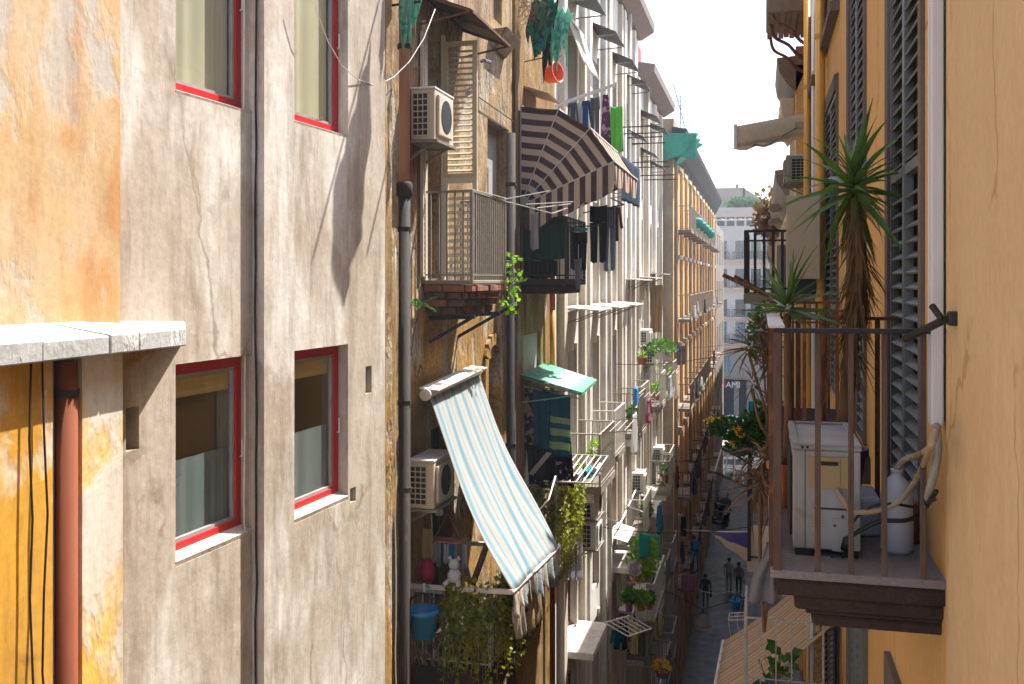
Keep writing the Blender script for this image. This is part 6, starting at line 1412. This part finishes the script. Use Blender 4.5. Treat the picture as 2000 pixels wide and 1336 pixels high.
q0, q1 = onY(1396, 1040, 19.5), onY(1460, 1040, 18.8)
tag(MB().grid(lambda a, b: q0.lerp(q1, a) + V(0, .03*math.sin(a*8), -(.10+.46*a)*(1-b)+.02*math.sin(a*12)*(1-b)), 16, 10).build('flag_cloth', 'flag_cloth', None, smooth=True, solid=.006), 'purple and cream cloth strung across the street', 'cloth')
cable('rope carrying the purple and cream cloth across the street', [onX(1335, 1034, -2.9), q1+V(0,0,.01)], .01, 'wire', 'rope', 'rope', .02)
# brown striped awning and white railed balcony low on the right
t_ = thing('slanting_awning', 'brown and beige striped awning slanting over the street at lower right', 'awning', V(.3, 12, -4.6))
s0, s1, s2, s3 = V(.74, 10.75, -3.52), V(.74, 12.95, -3.52), V(-.47, 12.9, -4.58), V(-.53, 10.7, -4.60)
MB().grid(lambda a, b: s0.lerp(s3, a).lerp(s1.lerp(s2, a), b) + V(0,0,.012*math.sin(b*50)-.06*math.sin(math.pi*a)), 10, 60).build('fabric', 'awning_brown', t_, smooth=True, solid=.006)
MB().grid(lambda a, b: s3.lerp(s2, a)+V(-.015*math.sin(a*40)*b, 0, -.26*b), 40, 4).build('valance', 'awning_brown', t_, smooth=True, solid=.005)
MB().tube([s3, s2], .022, 8).build('front_bar', 'pole_white', t_)
for q_ in (s3, s2): MB().bar(V(.76, q_.y, -4.5), q_, .025).build('arm', 'pole_white', t_)
wb = MB().box((-.17, 9.55, -4.50), (XR+.02, 10.6, -4.36)).build('balcony', 'slab_mid', orr, bevel=.01); wb['label'] = 'white railed balcony with a potted plant at lower right'
railing(wb, [(XR-.25, 9.58), (-.15, 9.58), (-.15, 10.55)], -4.36, -3.16, 'iron_pale', pitch=.13, bw=.011, rail=.02, mid=-3.72)
potted('leafy potted plant on the white railed balcony', V(.10, 9.95, -4.36), .13, .3, [(0, 0, .2, .14, .14, .16), (.06, 0, .42, .12, .12, .10)], 'leaf_green', 'purple_pot', 31, .12, 60)
tag(MB().lathe((.34, 9.9, -4.36), [(.11, 0), (.13, .05), (.13, .42), (.07, .52), (.045, .55), (.045, .62)], 18).build('water_bottle', 'cl_gauze', None, smooth=True), 'big pale water bottle beside the leafy potted plant', 'bottle')
rk = thing('rod_rack', 'small rod rack with pegs left of the white railed balcony', 'drying rack', V(-.3, 9.6, -3.2))
for k in range(3): MB().tube([V(-.30, 9.58+.1*k, -3.20), V(-.15, 9.58+.1*k, -3.18)], .006, 5).build('rod', 'iron_pale', rk)
for x in (-.30, -.22): MB().tube([V(x, 9.58, -3.20), V(x, 9.8, -3.21)], .006, 5).tube([V(x, 9.58, -3.21), V(x+.05, 9.58, -3.6)], .004, 4).build('side_rod', 'iron_pale', rk)
bucket('small bright blue bucket on a rack over the street', onY(1437, 1192, 18.4), .10, .20, 'blue_bright')
rod_line('black rack arms holding the small blue bucket', 'drying rack', [[onY(1432, 1205, 18.4), onY(1436, 1165, 18.4), onY(1490, 1176, 18.2)], [onY(1449, 1200, 18.4), onY(1452, 1172, 18.4)]], .014, 'iron_black', 'bucket_rack')
# white half open shutter under the near balcony
FW = Fac((.62, RY(1640), 0), (-.55, .8, 0), orr)
a0 = onX(1612, 1240, .62)
shutter_leaf(orr, Fac((XR-.03, low[2][0]+.02, 0), (-.5, -.87, 0), orr), 0, .5, -5.1, -2.62, 0, 'white_trim', .05, .06)
# ================================================================== THE STREET
def person(label, X, Y, h, top, legs, face_away=True, step=.12, hold=None, seed=0, hair='hair'):
    base = V(X, Y, GZ); t_ = thing('person', label, 'person', base); k = h/1.75; sy = 1 if face_away else -1
    J = {'pel': (0,0,.95), 'waist': (0,0,1.12), 'chest': (0,0,1.32), 'neck': (0,0,1.48), 'headb': (0,.01,1.56), 'head': (0,.01,1.68),
         'shl': (-.19,0,1.42), 'ell': (-.25,-.03,1.14), 'wrl': (-.24,.08,.92), 'hal': (-.235,.11,.84), 'shr': (.19,0,1.42), 'elr': (.25,.02,1.14), 'wrr': (.23,.12,.95), 'har': (.22,.15,.87),
         'hil': (-.1,0,.92), 'knl': (-.105,step*.5,.5), 'anl': (-.1,step*.2-.04,.09), 'tol': (-.1,step*.2+.12,.04), 'hir': (.1,0,.92), 'knr': (.105,.02-step*.1,.5), 'anr': (.1,-step,.1), 'tor': (.1,-step+.16,.04)}
    rad = {'pel': .15, 'waist': .13, 'chest': .16, 'neck': .06, 'headb': .075, 'head': .095, 'shl': .075, 'ell': .05, 'wrl': .036, 'hal': .032, 'shr': .075, 'elr': .05, 'wrr': .036, 'har': .032, 'hil': .095, 'knl': .066, 'anl': .045, 'tol': .04, 'hir': .095, 'knr': .066, 'anr': .045, 'tor': .04}
    ed = [('pel','waist'),('waist','chest'),('chest','neck'),('neck','headb'),('headb','head'),('chest','shl'),('shl','ell'),('ell','wrl'),('wrl','hal'),('chest','shr'),('shr','elr'),('elr','wrr'),('wrr','har'),('pel','hil'),('hil','knl'),('knl','anl'),('anl','tol'),('pel','hir'),('hir','knr'),('knr','anr'),('anr','tor')]
    nm = list(J); me = bpy.data.meshes.new('body'); me.from_pydata([(J[n][0]*k, J[n][1]*k*sy, J[n][2]*k) for n in nm], [(nm.index(a), nm.index(b)) for a, b in ed], [])
    o = bpy.data.objects.new('body', me); COL.objects.link(o); place(o, base, t_)
    md = o.modifiers.new('skin', 'SKIN'); lay = me.skin_vertices[0].data
    for i, n in enumerate(nm): lay[i].radius = (rad[n]*k*(1.18 if n[:2] not in ('he', 'ne', 'ha') else 1.), rad[n]*k*.95)
    lay[0].use_root = True; o.modifiers.new('sub', 'SUBSURF').render_levels = 1
    tt = NT('clothes_%d' % seed); g = tt.n('ShaderNodeTexCoord'); sp = tt.n('ShaderNodeSeparateXYZ'); tt.l(g.outputs['Object'], sp.inputs[0])
    z = sp.outputs[2]; col = tt.mix(tt.math('GREATER_THAN', z, .98*k), legs, top); col = tt.mix(tt.math('GREATER_THAN', z, 1.5*k), col, (.40, .24, .16)); col = tt.mix(tt.math('LESS_THAN', z, .09*k), col, (.03, .03, .03))
    hx = tt.math('ABSOLUTE', sp.outputs[0]); col = tt.mix(tt.math('MULTIPLY', tt.math('GREATER_THAN', hx, .205*k), tt.math('LESS_THAN', z, .94*k)), col, (.40, .24, .16)); tt.end(col, .85); me.materials.append(tt.m)
    MB().lathe(base+V(0, -.012*sy, 1.66*k), [(.02, -.06), (.085*k, -.05), (.104*k, .02), (.09*k, .09), (.04*k, .125), (.005, .13)], 14).build('hair', 'hair', t_, smooth=True)
    if hold: MB().box(base+V(.2, .05, .55), base+V(.3, .28, .86)).build('bag', hold, t_, bevel=.03)
    return t_
pp = [(1378, 1187, 51.0), (1424, 1152, 54.), (1443, 1158, 53.3)]
for i, (px, py, s_) in enumerate(pp):
    q = atS(px, py, s_)
    if i == 0: person('person in black jacket walking alone down the street', q.x, q.y, 1.74, (.035, .033, .04), (.05, .055, .08), True, .14, 'cl_navy', i)
    if i == 1: person('person in light patterned top and pale jeans, left of a pair', q.x, q.y, 1.72, (.42, .38, .38), (.34, .36, .42), False, .1, None, i)
    if i == 2: person('person with dark trousers and bag, right of a pair', q.x, q.y, 1.68, (.30, .20, .20), (.03, .03, .04), False, .12, 'cl_pale', i)
def street_lamp(label, px, py, s_, w_):
    c = atS(px, py, s_); t_ = thing('hanging_lamp', label, 'lamp', c)
    MB().lathe(c, [(w_*.30, -.26*w_), (w_*.44, -.16*w_), (w_*.5, -.02*w_), (w_*.48, .0)], 16).build('bowl', 'lamp_cream', t_, smooth=True)
    MB().lathe(c, [(w_*.51, 0), (w_*.46, .08*w_), (w_*.3, .35*w_), (w_*.22, .5*w_), (w_*.12, .62*w_), (.02, .7*w_)], 16).build('shade', 'gutter', t_, smooth=True)
    MB().tube([c+V(0,0,.68*w_), c+V(0,0,.95*w_)], .02, 5).build('stem', 'iron_black', t_)
    top = c+V(0,0,.95*w_); return top
tp = street_lamp('cream glass street lamp hanging over the cobbles, nearer one', 1373, 1222, 29, .50)
cable('cable carrying the nearer street lamp across the street', [V(-3.7, tp.y, tp.z+.9), tp, V(.7, tp.y, tp.z+.9)], .012)
tp = street_lamp('cream glass street lamp hanging over the cobbles, farther one', 1422, 996, 60, .52)
cable('cable carrying the farther street lamp across the street', [V(-3.6, tp.y, tp.z+1.0), tp, V(.7, tp.y, tp.z+1.0)], .015)
cable('white cord looping over the street below the walkers', [onX(1325, 1130, -3.0), atS(1372, 1155, 38), atS(1400, 1160, 36), atS(1432, 1155, 33)], .012, 'wire', 'cord', 'cord')
def scooter(label, c, az, col, group):
    t_ = thing('scooter', label, 'scooter', c, group); b = Matrix.Rotation(az, 3, 'Z'); T = lambda x, y, z: Vector(c) + b @ V(x, y, z)
    for x in (-.62, .62): MB().lathe(T(x, 0, .25), [(.14, -.05), (.25, -.045), (.25, .045), (.14, .05)], 16, b @ Matrix.Rotation(R(90), 3, 'X')).build('wheel', 'black_grille', t_)
    MB().prism([T(-.75, -.14, .45), T(-.8, -.14, .75), T(-.1, -.14, .72), T(.0, -.14, .35), T(.35, -.14, .3), T(.42, -.14, .22), T(-.3, -.14, .22)], b @ V(0, .28, 0)).build('body', col, t_, bevel=.03)
    MB().prism([T(.40, -.16, .25), T(.62, -.16, .95), T(.70, -.16, .92), T(.55, -.16, .25)], b @ V(0, .32, 0)).build('leg_shield', col, t_, bevel=.02)
    MB().prism([T(-.75, -.12, .76), T(-.72, -.12, .84), T(-.08, -.12, .82), T(-.05, -.12, .74)], b @ V(0, .24, 0)).build('seat', 'cable_black', t_, bevel=.03)
    MB().tube([T(.60, -.32, 1.0), T(.66, 0, 1.02), T(.60, .32, 1.0)], .018, 6).build('handlebar', 'iron_black', t_); MB().lathe(T(.70, 0, .95), [(.07, 0), (.05, .06)], 10, b @ Matrix.Rotation(R(90), 3, 'Y')).build('headlight', 'paper_white', t_)
for i in range(7): scooter('dark scooter parked against the far left wall, %s from the walkers' % ordn[i], V(-3.05+.05*(i % 2), 69+1.15*i, GZ), R(8*(i % 3)-6) + R(180*(i % 2)), ('cl_navy', 'black_grille', 'shutter_brown')[i % 3], 'scooters along the left wall')
def parasol(label, x, y, w_, h):
    c = V(x, y, GZ); t_ = thing('parasol', label, 'parasol', c, 'cafe parasols at the end of the street'); MB().tube([c, c+V(0,0,h+.5)], .03, 6).build('pole', 'iron_black', t_)
    for k in range(4):
        a0_, a1_ = R(45+90*k), R(135+90*k); r_ = w_*.707
        p = c+V(0,0,h+.55); q0 = c+V(r_*math.cos(a0_), r_*math.sin(a0_), h); q1 = c+V(r_*math.cos(a1_), r_*math.sin(a1_), h)
        MB().add([p, q0, q1, q0-V(0,0,.22), q1-V(0,0,.22)], [(0,1,2),(1,3,4,2)]).build('canopy_panel', 'umbrella', t_, solid=.01)
    MB().lathe(c, [(.3, 0), (.3, .06), (.05, .1)], 12).build('base', 'iron_black', t_)
for (px, s_, w_, lab) in ((1428, 101, 2.9, 'white cafe parasol at the left, farthest back'), (1446, 93, 2.7, 'white cafe parasol right of centre'), (1432, 86, 2.6, 'nearest white cafe parasol behind the hedge')):
    q = atS(px, HOR, s_); parasol(lab, q.x, q.y, w_, 2.6)
# roof garden of the far house and a glimpse of rooftop plants at right
t_ = thing('roof_garden', 'dark green roof garden hedge on the far pale house', 'hedge', FG.p(gp(1455), FG.z(1450, 404), -2)); b = MB(); rnd = random.Random(9)
for k in range(26): clump(b, FG.p(gp(1424)+ (gp(1492)-gp(1424))*k/25, FG.z(1450, 402) + rnd.uniform(-.1, .75), -2.2), .6, .5, .5, 60, .26, rnd, .2)
b.build('foliage', 'leaf_green', t_, kind='stuff')
t_ = thing('roof_frame', 'white metal terrace frame below the far roof garden', 'frame', FG.p(gp(1430), FG.z(1450, 432), 1))
for k in range(9): MB().bar(FG.p(gp(1388)+k*1.0, FG.z(1450, 426), .1), FG.p(gp(1388)+k*1.0+.6, FG.z(1450, 431), 1.6), .07).build('rafter', 'paper_white', t_)
MB().bar(FG.p(gp(1388), FG.z(1450, 431), 1.6), FG.p(gp(1492), FG.z(1450, 431), 1.6), .1).build('beam', 'paper_white', t_)
t_ = thing('roof_antenna', 'small antenna on the far tower roof', 'antenna', FG.p(gp(1424), FG.z(1450, 352), -10)); c = FG.p(gp(1424), FG.z(1450, 352), -10)
MB().tube([c, c+V(0,0,.9)], .03, 4).build('mast', 'iron_black', t_); MB().tube([c+V(-.4,0,.8), c+V(.4,0,.8)], .03, 4).build('element', 'iron_black', t_)
t_ = thing('terrace_creeper', 'tan and green creeper on the far right rooftops', 'plant', V(.4, 34, 2)); b = MB()
for (px, py, r_) in ((1505, 395, .5), (1512, 420, .45), (1500, 440, .5), (1495, 420, .4), (1515, 450, .4)): clump(b, onY(px, py, 36), r_, r_, r_, 90, .22, rnd, .1)
b.build('foliage', 'leaf_dry', t_, kind='stuff'); 
tag(MB().box((-.22, 34.5, 2.0), (.64, 34.9, 2.3)).build('roof_lip', 'gutter', oi_), 'x', 'x') if False else None
for (y, x, z, w_) in ((30.4, .2, 1.7, 1.4), (26., .2, 1.8, 1.2), (36., .2, 1.6, 1.6)): MB().box((x, y, z), (.61, y+w_, z+.12)).build('eave_board', 'gutter', oi_)
# washing hung higher on the ochre house whose shadows reach the grey wall
rod_line('long iron rods with washing high on the ochre house corner', 'drying rack', [[V(-3.7, 9.35, 4.25), V(-1.8, 9.4, 4.35)], [V(-3.7, 10.1, 3.95), V(-1.9, 10.15, 4.0)]], .015, 'iron_black', 'drying_rack')
hang('long sheet on the highest rods of the ochre house', 'sheet', 'cl_sheet', V(-2.55, 9.4, 4.27), V(-2.0, 9.42, 4.3), 1.22, 'sheet', 71, .06, name='hanging_sheet', taper=.45)
hang('patterned sheet behind the long sheet on the highest rods', 'sheet', 'cl_sheet', V(-2.62, 10.12, 3.95), V(-2.25, 10.13, 3.97), 1.0, 'sheet', 73, .06, name='hanging_sheet', taper=.55)
hang('shirt on the highest rods of the ochre house', 'shirt', 'cl_white', V(-3.3, 9.4, 4.22), V(-2.7, 9.4, 4.24), .95, 'shirt', 72, .05)

# ================================================================== AIR
hz = NT('haze_air'); hz.t.nodes.remove(hz.p); pv = hz.n('ShaderNodeVolumePrincipled'); pv.inputs['Density'].default_value = .0014; pv.inputs['Color'].default_value = (.86, .91, 1., 1); pv.inputs['Anisotropy'].default_value = 0
hz.l(pv.outputs[0], hz.t.nodes['Material Output'].inputs['Volume'])
o = MB().box((-60, -20, GZ-1.2), (60, 135, 16)).build('haze', 'haze_air'); o['kind'] = 'stuff'

for k, (y, z0, z1, x1) in enumerate(((26, -2.2, -1.4, .6), (33, -6.0, -5.2, .6), (41, -8.6, -8.0, .6), (21, -5.2, -4.6, .6), (48, -3.2, -2.4, .6))):
    cable('thin cable strung across the street, %s of the crossing cables' % ordn[k], [V(-3.7, y, z0), V(x1, y+rnd.uniform(-1, 1), z1)], .009, 'cable_black', sag=.25)

for k, (px, s_, h, lab) in enumerate(((1464, 88, 3.6, 'green street tree behind the hedge at the end of the street'), (1440, 97, 2.6, 'low leafy tree between the cafe parasols'))):
    c = atS(px, HOR, s_); c.z = GZ; t_ = thing('street_tree', lab, 'tree', c); rnd = random.Random(90+k); b = MB()
    MB().tube([c, c+V(.05, 0, h*.5), c+V(0, 0, h)], [.1, .08, .03], 7).build('trunk', 'trunk', t_, smooth=True)
    for j in range(9): clump(b, c+V(rnd.uniform(-.9,.9), rnd.uniform(-.9,.9), h+rnd.uniform(-.8,.7)), .6, .6, .5, 90, .22, rnd, .1)
    b.build('crown', 'leaf_green', t_, kind='stuff')
